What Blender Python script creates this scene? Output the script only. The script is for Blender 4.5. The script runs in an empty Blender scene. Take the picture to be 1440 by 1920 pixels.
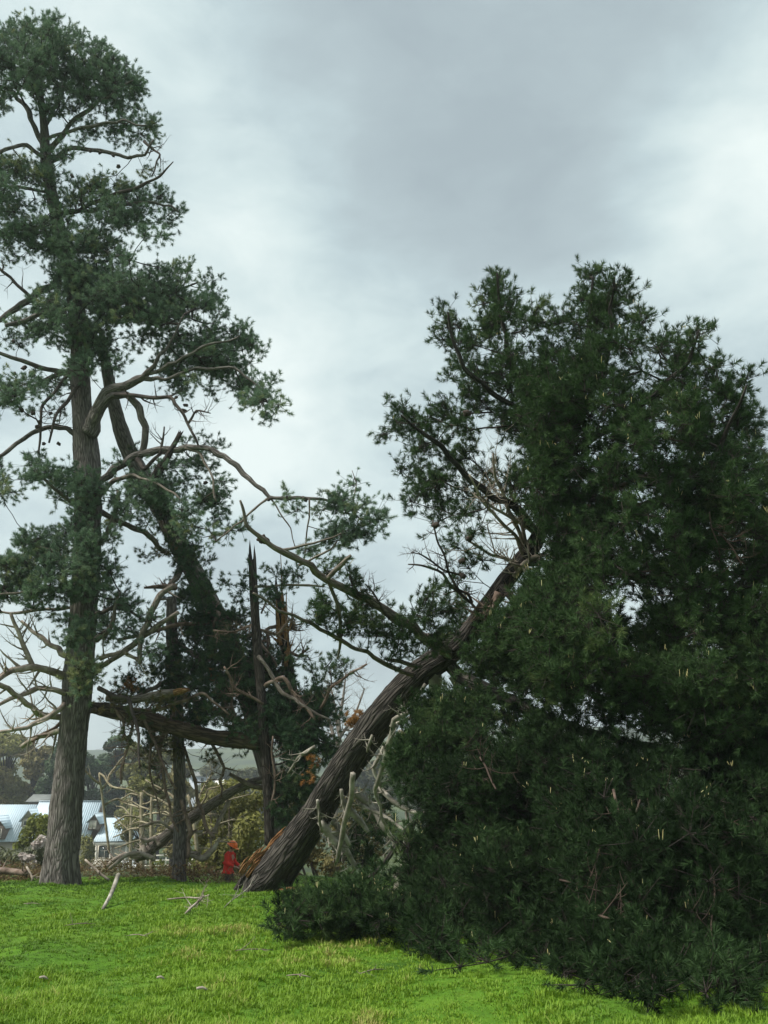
import bpy, math
import numpy as np
from mathutils import Vector
S = bpy.context.scene
C = S.collection
rng = np.random.default_rng(7)
# ------------------------------------------------------------------ camera, world, sun, exposure
F = 1700.0; TH = math.atan(510/F); EYE = 1.71
ct, st = math.cos(TH), math.sin(TH)
cam = bpy.data.cameras.new('camera'); co = bpy.data.objects.new('camera', cam); C.objects.link(co)
cam.sensor_fit = 'VERTICAL'; cam.sensor_height = 24; cam.lens = 24*F/1920
cam.clip_start = .1; cam.clip_end = 6000
co.location = (0, 0, EYE); co.rotation_euler = (math.pi/2+TH, 0, 0); S.camera = co

def ray(u, v):
    b = (960-v)/F
    return np.array([(u-720)/F, ct-b*st, st+b*ct])
def P(u, v, Y):
    d = ray(u, v); t = Y/d[1]
    return np.array([d[0]*t, Y, EYE+d[2]*t])
def ppm(v, Y):                      # photograph pixels per metre there
    b = (960-v)/F
    return F*(ct-b*st)/Y

SUN_EL, SUN_AZ = math.radians(52), math.radians(-112)     # azimuth from +Y towards +X: light from the upper left, level with the trees
w = bpy.data.worlds.new('World'); S.world = w; w.use_nodes = True
nt = w.node_tree; nt.nodes.clear(); N = nt.nodes.new; L = nt.links.new
wo = N('ShaderNodeOutputWorld'); mixs = N('ShaderNodeMixShader'); bg1 = N('ShaderNodeBackground'); bg2 = N('ShaderNodeBackground')
sky = N('ShaderNodeTexSky'); sky.sky_type = 'NISHITA'; sky.sun_disc = False; sky.sun_elevation = SUN_EL; sky.sun_rotation = SUN_AZ
L(sky.outputs[0], bg1.inputs[0]); bg1.inputs[1].default_value = .1; mixs.inputs[0].default_value = .93
L(bg1.outputs[0], mixs.inputs[1]); L(bg2.outputs[0], mixs.inputs[2]); L(mixs.outputs[0], wo.inputs[0])
tc = N('ShaderNodeTexCoord')
def M(op, a, b=None, c=None):
    n = N('ShaderNodeMath'); n.operation = op
    for i, x in enumerate((a, b, c)):
        if x is None: continue
        if isinstance(x, (int, float)): n.inputs[i].default_value = x
        else: L(x, n.inputs[i])
    return n.outputs[0]
sx = N('ShaderNodeSeparateXYZ'); L(tc.outputs['Generated'], sx.inputs[0])
zz = M('ADD', M('MAXIMUM', sx.outputs[2], 0.0), .75)
cx = N('ShaderNodeCombineXYZ'); L(M('DIVIDE', sx.outputs[0], zz), cx.inputs[0]); L(M('DIVIDE', sx.outputs[1], zz), cx.inputs[1]); L(M('MULTIPLY', sx.outputs[2], 1.1), cx.inputs[2])
def noise(vec, scale, detail, rough=.55, dist=0.0):
    n = N('ShaderNodeTexNoise'); n.inputs['Scale'].default_value = scale; n.inputs['Detail'].default_value = detail
    n.inputs['Roughness'].default_value = rough; n.inputs['Distortion'].default_value = dist
    L(vec, n.inputs['Vector']); return n
n1 = noise(cx.outputs[0], 3.2, 5, .5, .3); n2 = noise(cx.outputs[0], 9, 6, .55, .4)
wv = N('ShaderNodeVectorMath'); wv.operation = 'MULTIPLY_ADD'
nw = noise(cx.outputs[0], 3.2, 3, .55); sub = N('ShaderNodeVectorMath'); sub.operation = 'SUBTRACT'; sub.inputs[1].default_value = (.5, .5, .5)
L(nw.outputs['Color'], sub.inputs[0]); L(sub.outputs[0], wv.inputs[0]); wv.inputs[1].default_value = (.28, .28, .28); L(tc.outputs['Generated'], wv.inputs[2])
nrm = N('ShaderNodeVectorMath'); nrm.operation = 'NORMALIZE'; L(wv.outputs[0], nrm.inputs[0])
acc = M('MULTIPLY_ADD', n1.outputs['Fac'], .95, -.06)
acc = M('MULTIPLY_ADD', n2.outputs['Fac'], .58, acc)
acc = M('MULTIPLY_ADD', M('SUBTRACT', noise(cx.outputs[0], 20, 6, .6, .5).outputs['Fac'], .5), .26, M('SUBTRACT', acc, .07))
# cloud masses: (u, v, radius px, amount)
for (u, v, r, a) in [(900,200,330,-.27),(640,60,260,-.16),(1150,330,220,-.16),(1420,300,150,.32),(1400,440,120,.22),(1440,100,130,.10),
                     (540,860,120,.34),(580,640,180,.14),(400,420,190,.08),(80,20,260,.08),(980,480,150,-.05),(1300,600,150,-.14),
                     (620,1220,260,-.14),(700,700,140,-.10),(900,880,160,.05),(350,230,170,.06),(20,830,150,.05),(720,1000,150,.03)]:
    d = ray(u, v); d = d/np.linalg.norm(d)
    dn = N('ShaderNodeVectorMath'); dn.operation = 'DOT_PRODUCT'; L(nrm.outputs[0], dn.inputs[0]); dn.inputs[1].default_value = tuple(d)
    s = r/F
    g = M('EXPONENT', M('MULTIPLY', M('SUBTRACT', dn.outputs['Value'], 1.0), 1.0/(s*s)))
    acc = M('MULTIPLY_ADD', g, a, acc)
cr = N('ShaderNodeValToRGB'); L(acc, cr.inputs[0]); e = cr.color_ramp.elements
def lin(r, g, b): return tuple(((c/255)/12.92 if c <= 10 else ((c/255+.055)/1.055)**2.4) for c in (r, g, b))+(1,)
e[0].position = .12; e[0].color = lin(150, 163, 168); e[1].position = .95; e[1].color = lin(216, 226, 223)
for p_, c_ in ((.35, (160, 174, 178)), (.52, (173, 189, 192)), (.68, (191, 206, 206))):
    x = cr.color_ramp.elements.new(p_); x.color = lin(*c_)
L(cr.outputs[0], bg2.inputs[0]); bg2.inputs[1].default_value = .86
sun = bpy.data.lights.new('sun', 'SUN'); sun.energy = 3.6; sun.angle = math.radians(14); sun.color = (1, .96, .9)
so = bpy.data.objects.new('sun', sun); C.objects.link(so)
sd = Vector((math.sin(SUN_AZ)*math.cos(SUN_EL), math.cos(SUN_AZ)*math.cos(SUN_EL), math.sin(SUN_EL)))
so.rotation_euler = sd.to_track_quat('Z', 'Y').to_euler(); so.location = (0, 0, 60)
S.view_settings.view_transform = 'Standard'; S.view_settings.look = 'None'; S.view_settings.gamma = 1; S.view_settings.exposure = .66
S.cycles.max_bounces = 5; S.cycles.diffuse_bounces = 3; S.cycles.transparent_max_bounces = 6

# ------------------------------------------------------------------ small numeric tools
_nd = np.random.default_rng(3)
_K = _nd.normal(size=(5, 14, 3)); _PH = _nd.uniform(0, 6.28, (5, 14))
def fbm(p, scale=1.0, octs=4, seed=0):
    p = np.asarray(p, float)*scale + seed*17.3; out = np.zeros(p.shape[:-1]); a = 1; s = 0
    for o in range(octs):
        out += a*np.sin(p@(_K[o]*2**o).T*1.7+_PH[o]).sum(-1)/3.7; s += a; a *= .5
    return out/s
def nz(v): return v/np.maximum(np.linalg.norm(v, axis=-1, keepdims=True), 1e-9)
def ground(x, y):
    x = np.asarray(x, float); y = np.asarray(y, float)
    z = -.036*y
    k = np.clip(y-28.5, 0, None); z = z-np.where(k < 4, k*k/8, k-2)*.049*np.clip(1-(y-160)/200, 0, 1)*(y < 160)
    z = np.where(y >= 160, -.036*160-(131.5-2)*.049-.004*np.clip(y-160, 0, 200), z)
    h = np.clip((y-360)/900, 0, 1); z = z+h*h*(3-2*h)*(64+14*np.sin(x/310+1)+9*np.sin(x/140))
    p = np.stack([x, y, 0*x], -1)
    near = np.clip(1-(y-30)/10, 0, 1)
    z = z-.62*np.exp(-((x+5.1)**2+(y-30.3)**2)/1.1)        # hollow where the worker stands
    z = z+near*(.05*fbm(p, .33, 2)+.03*fbm(p, .9, 1, 31)+.022*fbm(p, 1.5, 1, 2))+(1-near)*.25*fbm(p, .06, 3, 5)
    return z
def GP(u, v):                       # where the ray of (u, v) meets the field
    lo, hi = 6.0, 30.0
    for _ in range(40):
        m = (lo+hi)/2; p = P(u, v, m)
        if p[2] > float(ground(p[0], p[1])): lo = m
        else: hi = m
    return P(u, v, lo)

class Acc:
    def __init__(s): s.V = []; s.T = []; s.Q = []; s.A = []; s.B = []; s.n = 0; s.MT = []; s.MQ = []
    def add(s, V, T=None, Q=None, attr=None, bark=None, mi=0):
        V = np.asarray(V, float).reshape(-1, 3)
        if T is not None and len(T): T = np.asarray(T, int).reshape(-1, 3); s.T.append(T+s.n); s.MT.append(np.full(len(T), mi))
        if Q is not None and len(Q): Q = np.asarray(Q, int).reshape(-1, 4); s.Q.append(Q+s.n); s.MQ.append(np.full(len(Q), mi))
        s.V.append(V); s.A.append(np.zeros(len(V)) if attr is None else np.broadcast_to(attr, (len(V),)))
        s.B.append(V if bark is None else bark); s.n += len(V)
        return s
def mesh(name, a, mats, smooth=False, origin=(0, 0, 0)):
    me = bpy.data.meshes.new(name)
    V = np.concatenate(a.V)-np.asarray(origin); T = np.concatenate(a.T) if a.T else np.zeros((0, 3), int); Q = np.concatenate(a.Q) if a.Q else np.zeros((0, 4), int)
    me.vertices.add(len(V)); me.vertices.foreach_set('co', V.astype('f').ravel())
    me.loops.add(len(T)*3+len(Q)*4); me.loops.foreach_set('vertex_index', np.concatenate([T.ravel(), Q.ravel()]).astype('i'))
    me.polygons.add(len(T)+len(Q))
    me.polygons.foreach_set('loop_start', np.concatenate([np.arange(len(T))*3, len(T)*3+np.arange(len(Q))*4]).astype('i'))
    mi = np.concatenate((a.MT or [np.zeros(0)])+(a.MQ or [np.zeros(0)]))
    me.polygons.foreach_set('material_index', mi.astype('i'))
    if smooth: me.polygons.foreach_set('use_smooth', np.ones(len(T)+len(Q), bool))
    at = me.attributes.new('tint', 'FLOAT', 'POINT'); at.data.foreach_set('value', np.concatenate(a.A).astype('f'))
    bt = me.attributes.new('bark', 'FLOAT_VECTOR', 'POINT'); bt.data.foreach_set('vector', np.concatenate(a.B).astype('f').ravel())
    me.update(calc_edges=True)
    for m in (mats if isinstance(mats, (list, tuple)) else [mats]): me.materials.append(m)
    return me
def wloc(o):
    v = np.zeros(3)
    while o is not None: v += np.array(o.location); o = o.parent
    return v
def tag(o, label=None, cat=None, group=None, kind=None):
    for k, x in (('label', label), ('category', cat), ('group', group), ('kind', kind)):
        if x: o[k] = x
    return o
def thing(name, label, cat, loc, group=None):
    o = bpy.data.objects.new(name, None); C.objects.link(o); o.location = tuple(float(x) for x in loc); o.empty_display_size = .3
    return tag(o, label, cat, group)
def part(name, a, mats, parent, smooth=False, label=None, kind=None):
    if a.n == 0: return None
    o = bpy.data.objects.new(name, mesh(name, a, mats, smooth, wloc(parent) if parent else (0, 0, 0))); C.objects.link(o); o.parent = parent
    return tag(o, label, None, None, kind)
def solo(name, a, mats, label, cat, origin, group=None, smooth=False, kind=None):
    o = bpy.data.objects.new(name, mesh(name, a, mats, smooth, origin)); o.location = tuple(float(x) for x in origin); C.objects.link(o)
    return tag(o, label, cat, group, kind)

# ------------------------------------------------------------------ shape builders
def spline(p, step):
    p = np.asarray(p, float)
    if len(p) < 3:
        n = max(2, int(np.linalg.norm(p[-1, :3]-p[0, :3])/step)+1); t = np.linspace(0, 1, n)[:, None]
        return p[0]*(1-t)+p[-1]*t
    q = np.vstack([2*p[0]-p[1], p, 2*p[-1]-p[-2]]); out = []
    for i in range(len(p)-1):
        a, b, c, d = q[i:i+4]; n = max(2, int(np.linalg.norm((c-b)[:3])/step)); t = np.linspace(0, 1, n, endpoint=False)[:, None]
        out.append(.5*(2*b+(c-a)*t+(2*a-5*b+4*c-d)*t*t+(3*b-a-3*c+d)*t**3))
    return np.vstack(out+[p[-1:]])
def tube(a, pr, sides=8, step=.2, rough=0.0, tint=0.0, jag=0.0, flare=0.0, mi=0, caps=True):
    """pr: n x 4 (x, y, z, radius). bark attribute = coordinates that run along the stem"""
    c = spline(pr, step); n = len(c); X = c[:, :3]; r = np.maximum(c[:, 3], .0015)
    T = nz(np.gradient(X, axis=0)); up = np.array([0, 0, 1.]) if abs(T[0, 2]) < .9 else np.array([1., 0, 0])
    U = np.zeros((n, 3)); u = nz(np.cross(T[0], up))
    for i in range(n): u = nz(u-T[i]*(u@T[i])); U[i] = u
    W = np.cross(T, U); s = np.concatenate([[0], np.cumsum(np.linalg.norm(np.diff(X, axis=0), axis=1))])
    th = np.linspace(0, 2*np.pi, sides, endpoint=False)
    rr = r[:, None]*np.ones(sides)
    bk = np.stack([np.cos(th)[None]*r.max()*np.ones((n, 1)), np.sin(th)[None]*r.max()*np.ones((n, 1)), s[:, None]*np.ones(sides)], -1)
    if rough:
        fz = fbm(bk*np.array([1, 1, .35]), 6/np.sqrt(max(r.max(), .05)), 3, 1)+.5*fbm(bk, 1.3, 2, 3)
        rr = rr*(1+rough*fz)
    if flare:
        k = np.exp(-s/.45)[:, None]; rr = rr*(1+k*flare*(.6+.5*np.cos(th*5+1.3)[None]+.2*np.cos(th*3)[None]))
    V = X[:, None]+(np.cos(th)[None, :, None]*U[:, None]+np.sin(th)[None, :, None]*W[:, None])*rr[..., None]
    if jag:                                       # torn end: teeth along the stem direction
        V[-1] += T[-1]*np.abs(rng.normal(0, jag, sides))[:, None]; V[-2] += T[-1]*rng.normal(0, jag*.3, sides)[:, None]
    i = np.arange(n-1)[:, None]*sides; j = np.arange(sides)[None]; k = (j+1) % sides
    Q = np.stack([i+j, i+k, i+sides+k, i+sides+j], -1).reshape(-1, 4)
    V = V.reshape(-1, 3); bk = bk.reshape(-1, 3)
    if caps:
        V = np.vstack([V, X[:1], X[-1:]-T[-1:]*(jag*.6)]); bk = np.vstack([bk, bk[:1], bk[-1:]])
        jj = np.arange(sides); T3 = np.vstack([np.stack([np.full(sides, n*sides), (jj+1) % sides, jj], -1), np.stack([np.full(sides, n*sides+1), (n-1)*sides+jj, (n-1)*sides+(jj+1) % sides], -1)])
    else: T3 = None
    a.add(V, T3, Q, attr=tint, bark=bk, mi=mi)
    return c
def kink(pr, amp=.045):
    pr = np.asarray(pr, float); out = [pr[0]]
    for p_, q_ in zip(pr[:-1], pr[1:]):
        d = np.linalg.norm((q_-p_)[:3])
        for f in ((.33, .67) if d > .7 else (.5,)):
            x = p_*(1-f)+q_*f; x[:3] += rng.normal(0, amp*min(d, 1.2), 3); x[3] *= rng.uniform(.9, 1.14); out.append(x)
        out.append(q_)
    return np.array(out)
def pix(L_, dy=0.0):
    """rows (u, v, Y, radius in photograph px) -> n x 4 in metres"""
    return np.array([np.append(P(u, v, Y+dy), r/ppm(v, Y)) for (u, v, Y, r) in L_])
def edges(a, A, B, ra, rb, tint=0.0, sides=4):
    T = nz(B-A); up = np.where(np.abs(T[:, 2:3]) < .9, np.array([[0, 0, 1.]]), np.array([[1., 0, 0]]))
    U = nz(np.cross(T, up)); W = np.cross(T, U); th = np.linspace(0, 2*np.pi, sides, endpoint=False); n = len(A)
    d = np.cos(th)[None, :, None]*U[:, None]+np.sin(th)[None, :, None]*W[:, None]
    V = np.concatenate([A[:, None]+d*ra[:, None, None], B[:, None]+d*rb[:, None, None]], 1)
    i = np.arange(n)[:, None]*2*sides; j = np.arange(sides)[None]; k = (j+1) % sides
    a.add(V.reshape(-1, 3), None, np.stack([i+j, i+k, i+sides+k, i+sides+j], -1).reshape(-1, 4), attr=tint)

def brush_templates(nn, ln, wd, shoot, k=6, spread=.8):
    out = []
    for _ in range(k):
        t = rng.beta(1.4, 1, nn); ph = rng.uniform(0, 6.283, nn)
        base = np.stack([0*t, 0*t, t*shoot], -1)
        sp = spread*(1.25-.75*t)*rng.uniform(.75, 1.2, nn)
        d = np.stack([np.cos(ph)*np.sin(sp), np.sin(ph)*np.sin(sp), np.cos(sp)], -1)
        tip = base+d*(ln*rng.uniform(.7, 1.1, nn))[:, None]; tip[:, 2] -= 0
        side = nz(np.cross(d, rng.normal(size=(nn, 3))))*wd*.5
        V = np.stack([base-side, base+side, tip], 1)
        out.append(V.reshape(-1, 3))
    return out
def put_brushes(a, pos, dr, sc, tint, tmpl):
    pos, dr = np.asarray(pos), nz(np.asarray(dr)); n = len(pos); pick = rng.integers(0, len(tmpl), n)
    X = nz(np.cross(dr, rng.normal(size=(n, 3)))); Y_ = np.cross(dr, X)
    R = np.stack([X, Y_, dr], 1)
    for k, t in enumerate(tmpl):
        m = np.where(pick == k)[0]
        if len(m) == 0: continue
        V = np.einsum('vi,nij->nvj', t, R[m])*sc[m][:, None, None]+pos[m][:, None]
        nv = len(t)
        a.add(V.reshape(-1, 3), np.arange(len(m)*nv).reshape(-1, 3), attr=np.repeat(tint[m], nv))

class Net:
    """branch network: twigs grown greedily from the traced limbs out to every shoot group"""
    def __init__(s, cap=60000):
        s.p = np.zeros((cap, 3)); s.par = np.full(cap, -1); s.w = np.zeros(cap); s.cost = np.zeros(cap); s.n = 0; s.main = 0
    def seed(s, c, every=1, pen=0.0):
        m = len(c[::every]); s.p[s.n:s.n+m] = c[::every, :3]; s.cost[s.n:s.n+m] = pen; s.n += m; s.main = s.n
    def grow(s, tips, sag=.12, seg=.28, wig=.05):
        d0 = np.array([np.min(((s.p[:s.main]-t)**2).sum(1)) for t in tips]); order = np.argsort(d0); ends = np.zeros((len(tips), 3)); dirs = np.zeros((len(tips), 3))
        for i in order:
            t = tips[i]; dv = t-s.p[:s.n]; d = np.sqrt((dv**2).sum(1)); k = int(np.argmin(d*(1+.5*(dv[:, 2] < -.3*d))+s.cost[:s.n]*.25))
            a0 = s.p[k]; D = d[k]; m = max(1, int(D/seg)); q = k; prev = a0
            mid = (a0+t)/2+np.array([0, 0, -sag*D])+rng.normal(0, wig*D+.01, 3)
            for j in range(1, m+1):
                f = j/m; x = (1-f)**2*a0+2*f*(1-f)*mid+f*f*t
                if j < m: x = x+rng.normal(0, .02, 3)
                s.p[s.n] = x; s.par[s.n] = q; s.cost[s.n] = s.cost[q]+D/m; q = s.n; s.n += 1
                if j == m: dirs[i] = x-prev
                prev = x
            ends[i] = t; s.w[q] += 1
        for i in range(s.n-1, s.main-1, -1):
            if s.par[i] >= 0: s.w[s.par[i]] += s.w[i]
        return nz(dirs)
    def mesh(s, a, r0=.006, ex=.42, tint=0.0):
        i = np.arange(s.main, s.n); p = s.par[i]; r = r0*np.maximum(s.w, 1)**ex
        rp = np.where(p < s.main, r[i]*1.15, r[p]); rp = np.minimum(rp, r[i]*1.7)
        edges(a, s.p[p], s.p[i], rp, r[i], tint)

def blob_tips(blobs, Yf, k=.0065, jit=1.2, grow_=1.0):
    out = []; tn = []
    for b in blobs:
        u, v, ru, rv = b[:4]; de = b[4] if len(b) > 4 else 1.0; dY = b[5] if len(b) > 5 else rng.normal(0, jit); tt = b[6] if len(b) > 6 else 0.0
        ru *= grow_; rv *= grow_; Y0 = Yf(u, v)+dY; n = max(2, int(round(ru*rv*k*de))); rm = (ru+rv)/2/ppm(v, Y0)
        for _ in range(n):
            d = nz(rng.normal(size=3))*rng.uniform(.35, 1)**.6
            out.append(P(u+d[0]*ru*.85, v+d[1]*rv*.85, Y0+d[2]*rm*1.3)); tn.append(tt+rng.normal(0, .16))
    return out, tn
def inpoly(u, v, poly):
    p = np.asarray(poly, float); x, y = p[:, 0], p[:, 1]; x2, y2 = np.roll(x, -1), np.roll(y, -1)
    c = ((y[None] > v[:, None]) != (y2[None] > v[:, None])) & (u[:, None] < (x2-x)[None]*(v[:, None]-y[None])/((y2-y)[None]+1e-9)+x[None])
    return c.sum(1) % 2 == 1
def edge_dist(u, v, poly):
    p = np.asarray(poly, float); q = np.roll(p, -1, 0); d = q-p; w_ = np.stack([u, v], -1)[:, None]-p[None]
    t = np.clip((w_*d).sum(-1)/((d**2).sum(-1)+1e-9), 0, 1); return np.sqrt(((w_-d*t[..., None])**2).sum(-1)).min(1)
def poly_tips(poly, n, Yf, thick, holes=(), skin=.5, tint=0.0, clump=True, relief=0.0, avoid=None):
    """points through a rounded volume whose outline is the polygon"""
    p = np.asarray(poly, float); lo, hi = p.min(0), p.max(0); out = []; tn = []
    while len(out) < n:
        u = rng.uniform(lo[0], hi[0], 800); v = rng.uniform(lo[1], hi[1], 800); ok = inpoly(u, v, poly)
        for (hu, hv, ha, hb, pr) in holes: ok &= ~(((u-hu)/ha)**2+((v-hv)/hb)**2 < rng.uniform(.5, 1.2, 800)) | (rng.random(800) > pr)
        u, v = u[ok], v[ok]; ed = edge_dist(u, v, poly)
        for a_, b_, e_ in zip(u, v, ed):
            Y0 = Yf(a_, b_)+relief*fbm(np.array([a_, b_, 0.]), .010, 2, 12); th = thick*(1-math.exp(-e_/90)); s_ = rng.uniform(-1, 1); s_ = np.sign(s_)*abs(s_)**skin
            if e_ < 34 and fbm(np.array([a_, b_, 0.]), .045, 2, 19) < .1: continue
            if avoid is not None and avoid(a_, b_, Y0+s_*th): continue
            x = P(a_, b_, Y0+s_*th)
            if clump and fbm(x, 1.25, 2, 4) < -.2+.2*rng.normal(): continue
            if x[2] < ground(x[0], x[1])+.12:
                if b_ < 1700 or rng.random() < .4: continue
                x = P(a_, b_, GP(a_, b_)[1]-rng.uniform(.5, 1.2))
            out.append(x); tn.append(tint+.20*fbm(x, .9, 2, 6)+rng.normal(0, .1))
            if len(out) >= n: break
    return out, tn
def shoots(tips, dirs, tn, per, a, tmpl, spread=.2, up=.35, scale=(.8, 1.15), wild=.75, fans=None):
    tips = np.asarray(tips); tn = np.asarray(tn); k = np.repeat(np.arange(len(tips)), per); n = len(k)
    off = rng.normal(0, spread, (n, 3)); dr = nz(dirs[k]*.7+np.array([0, 0, up])+rng.normal(0, wild, (n, 3))*.75)
    pos = tips[k]+off*.8+dr*.03
    if fans is not None: edges(fans, tips[k], pos, np.full(n, .006), np.full(n, .004))
    put_brushes(a, pos, dr, rng.uniform(*scale, n), tn[k]+rng.normal(0, .06, n), tmpl)
    return pos, dr

def dead(a, pr, nt_=8, ln=.8, lvl=2, tint=.5, sides=5, jitter=.3, droop=0.0, start=.15, taper=.55):
    if lvl > 1 or nt_ > 3: pr = kink(pr, .03)
    c = tube(a, pr, sides, .12, .06, tint)
    T = nz(np.gradient(c[:, :3], axis=0))
    for _ in range(nt_):
        i = int(rng.uniform(start, 1)*(len(c)-1)); r = c[i, 3]*taper*rng.uniform(.6, 1); l = ln*rng.uniform(.4, 1.2)
        d = nz(np.cross(T[i], rng.normal(size=3))*1.0+T[i]*rng.uniform(.1, .9)); q = [np.append(c[i, :3], r)]; x = c[i, :3].copy(); m = 4
        for j in range(m):
            d = nz(d+rng.normal(0, jitter*.35, 3)+np.array([0, 0, -droop+.12])); x = x+d*l/m; q.append(np.append(x, r*(1-(j+1)/m)+.002))
        if lvl > 1: dead(a, np.array(q), max(1, nt_//2), l*.5, lvl-1, tint, 4, jitter, droop, .25, taper)
        else: tube(a, np.array(q), 4, .15, 0, tint)

def box(a, x0, x1, y0, y1, z0, z1, mi=0, tint=0.0):
    V = np.array([(x, y, z) for z in (z0, z1) for y in (y0, y1) for x in (x0, x1)])
    a.add(V, None, [(0, 2, 3, 1), (4, 5, 7, 6), (0, 1, 5, 4), (2, 6, 7, 3), (0, 4, 6, 2), (1, 3, 7, 5)], mi=mi, attr=tint); return a
def slab(a, pts, t, mi=0):
    """flat polygon (4 or 3 points) given thickness t along its normal"""
    p = np.asarray(pts, float); nrm_ = nz(np.cross(p[1]-p[0], p[2]-p[0])); q = p+nrm_*t; n = len(p)
    V = np.vstack([p, q]); Q = [(i, (i+1) % n, n+(i+1) % n, n+i) for i in range(n)]
    if n == 4: a.add(V, None, Q+[(3, 2, 1, 0), (4, 5, 6, 7)], mi=mi)
    else: a.add(V, [(2, 1, 0), (3, 4, 5)], Q, mi=mi)
    return a
def ball(a, c, r, seg=12, ring=8, sq=(1, 1, 1), bump=0.0, tint=0.0, rot=None, half=False):
    th = np.linspace(0, 2*np.pi, seg, endpoint=False); ph = np.linspace(0, np.pi*(.5 if half else 1), ring+1)
    d = np.stack([np.sin(ph)[:, None]*np.cos(th), np.sin(ph)[:, None]*np.sin(th), np.cos(ph)[:, None]*np.ones(seg)], -1)
    rr = r*(1+bump*fbm(d, 2.5, 3, tint*9+c[0])) if bump else r
    V = (d*(rr[..., None] if bump else rr)*np.array(sq)).reshape(-1, 3)
    if rot is not None: V = V@rot.T
    i = np.arange(ring)[:, None]*seg; j = np.arange(seg)[None]; k = (j+1) % seg
    a.add(V+np.asarray(c), None, np.stack([i+j, i+seg+j, i+seg+k, i+k], -1).reshape(-1, 4), attr=tint)

# ------------------------------------------------------------------ materials
def mat(name, rough=.8, spec=.3):
    m = bpy.data.materials.new(name); m.use_nodes = True; b = m.node_tree.nodes['Principled BSDF']
    b.inputs['Roughness'].default_value = rough; b.inputs['Specular IOR Level'].default_value = spec
    return m, m.node_tree, b
def ramp(t, fac, cols):
    r = t.nodes.new('ShaderNodeValToRGB'); t.links.new(fac, r.inputs[0]); e = r.color_ramp.elements
    e[0].position = cols[0][0]; e[0].color = (*cols[0][1], 1); e[1].position = cols[-1][0]; e[1].color = (*cols[-1][1], 1)
    for p_, c_ in cols[1:-1]: e.new(p_).color = (*c_, 1)
    return r.outputs[0]
def tnoise(t, scale, detail=4, vec=None, rough=.6):
    n = t.nodes.new('ShaderNodeTexNoise'); n.inputs['Scale'].default_value = scale; n.inputs['Detail'].default_value = detail; n.inputs['Roughness'].default_value = rough
    if vec is not None: t.links.new(vec, n.inputs['Vector'])
    return n.outputs['Fac']
def tmath(t, op, a, b):
    n = t.nodes.new('ShaderNodeMath'); n.operation = op
    for i, x in enumerate((a, b)):
        if isinstance(x, (int, float)): n.inputs[i].default_value = x
        else: t.links.new(x, n.inputs[i])
    return n.outputs[0]
def attr(t, name):
    n = t.nodes.new('ShaderNodeAttribute'); n.attribute_name = name; return n
def objco(t): return t.nodes.new('ShaderNodeTexCoord').outputs['Object']
def bump(t, b, h, strength, dist=.02):
    n = t.nodes.new('ShaderNodeBump'); n.inputs['Strength'].default_value = strength; n.inputs['Distance'].default_value = dist
    t.links.new(h, n.inputs['Height']); t.links.new(n.outputs[0], b.inputs['Normal'])
def leafy(name, cols, trans=.35, rough=.75, spec=.12):
    m, t, b = mat(name, rough, spec); f = tmath(t, 'ADD', attr(t, 'tint').outputs['Fac'], .5)
    c = ramp(t, f, cols); t.links.new(c, b.inputs['Base Color'])
    if trans:
        tr = t.nodes.new('ShaderNodeBsdfTranslucent'); t.links.new(c, tr.inputs[0]); mx = t.nodes.new('ShaderNodeMixShader'); mx.inputs[0].default_value = trans
        t.links.new(b.outputs[0], mx.inputs[1]); t.links.new(tr.outputs[0], mx.inputs[2]); t.links.new(mx.outputs[0], t.nodes['Material Output'].inputs[0])
    return m
def bark(name, dark, mid, light, scale=14, bstr=.9, dist=.05):
    m, t, b = mat(name, .92, .15); at = attr(t, 'bark').outputs['Vector']
    mp = t.nodes.new('ShaderNodeMapping'); mp.inputs['Scale'].default_value = (1, 1, .17); t.links.new(at, mp.inputs[0])
    v = t.nodes.new('ShaderNodeTexVoronoi'); v.feature = 'DISTANCE_TO_EDGE'; v.inputs['Scale'].default_value = scale
    wv_ = t.nodes.new('ShaderNodeVectorMath'); wv_.operation = 'MULTIPLY_ADD'; nn = t.nodes.new('ShaderNodeTexNoise'); nn.inputs['Scale'].default_value = 4
    t.links.new(mp.outputs[0], nn.inputs['Vector']); t.links.new(nn.outputs['Color'], wv_.inputs[0]); wv_.inputs[1].default_value = (.26, .26, .3); t.links.new(mp.outputs[0], wv_.inputs[2])
    t.links.new(wv_.outputs[0], v.inputs['Vector'])
    n = tnoise(t, scale*1.3, 6, mp.outputs[0]); n2_ = tnoise(t, 1.6, 3, at)
    h = tmath(t, 'ADD', tmath(t, 'MULTIPLY', tmath(t, 'MINIMUM', v.outputs['Distance'], .25), 2.2), tmath(t, 'MULTIPLY', n, .5))
    f = tmath(t, 'ADD', tmath(t, 'MULTIPLY', h, .75), tmath(t, 'MULTIPLY', tmath(t, 'SUBTRACT', n2_, .5), .5))
    t.links.new(ramp(t, f, [(.12, dark), (.45, mid), (.85, light)]), b.inputs['Base Color']); bump(t, b, h, bstr, dist)
    return m
def twigm(name, a_, b_, c_):
    m, t, b = mat(name, .85, .2); o = objco(t); f = tmath(t, 'ADD', tnoise(t, 3.5, 5, o), tmath(t, 'MULTIPLY', tmath(t, 'SUBTRACT', attr(t, 'tint').outputs['Fac'], .5), .3))
    t.links.new(ramp(t, f, [(.3, a_), (.52, b_), (.72, c_)]), b.inputs['Base Color']); bump(t, b, tnoise(t, 60, 4, o), .4, .01); return m
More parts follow.
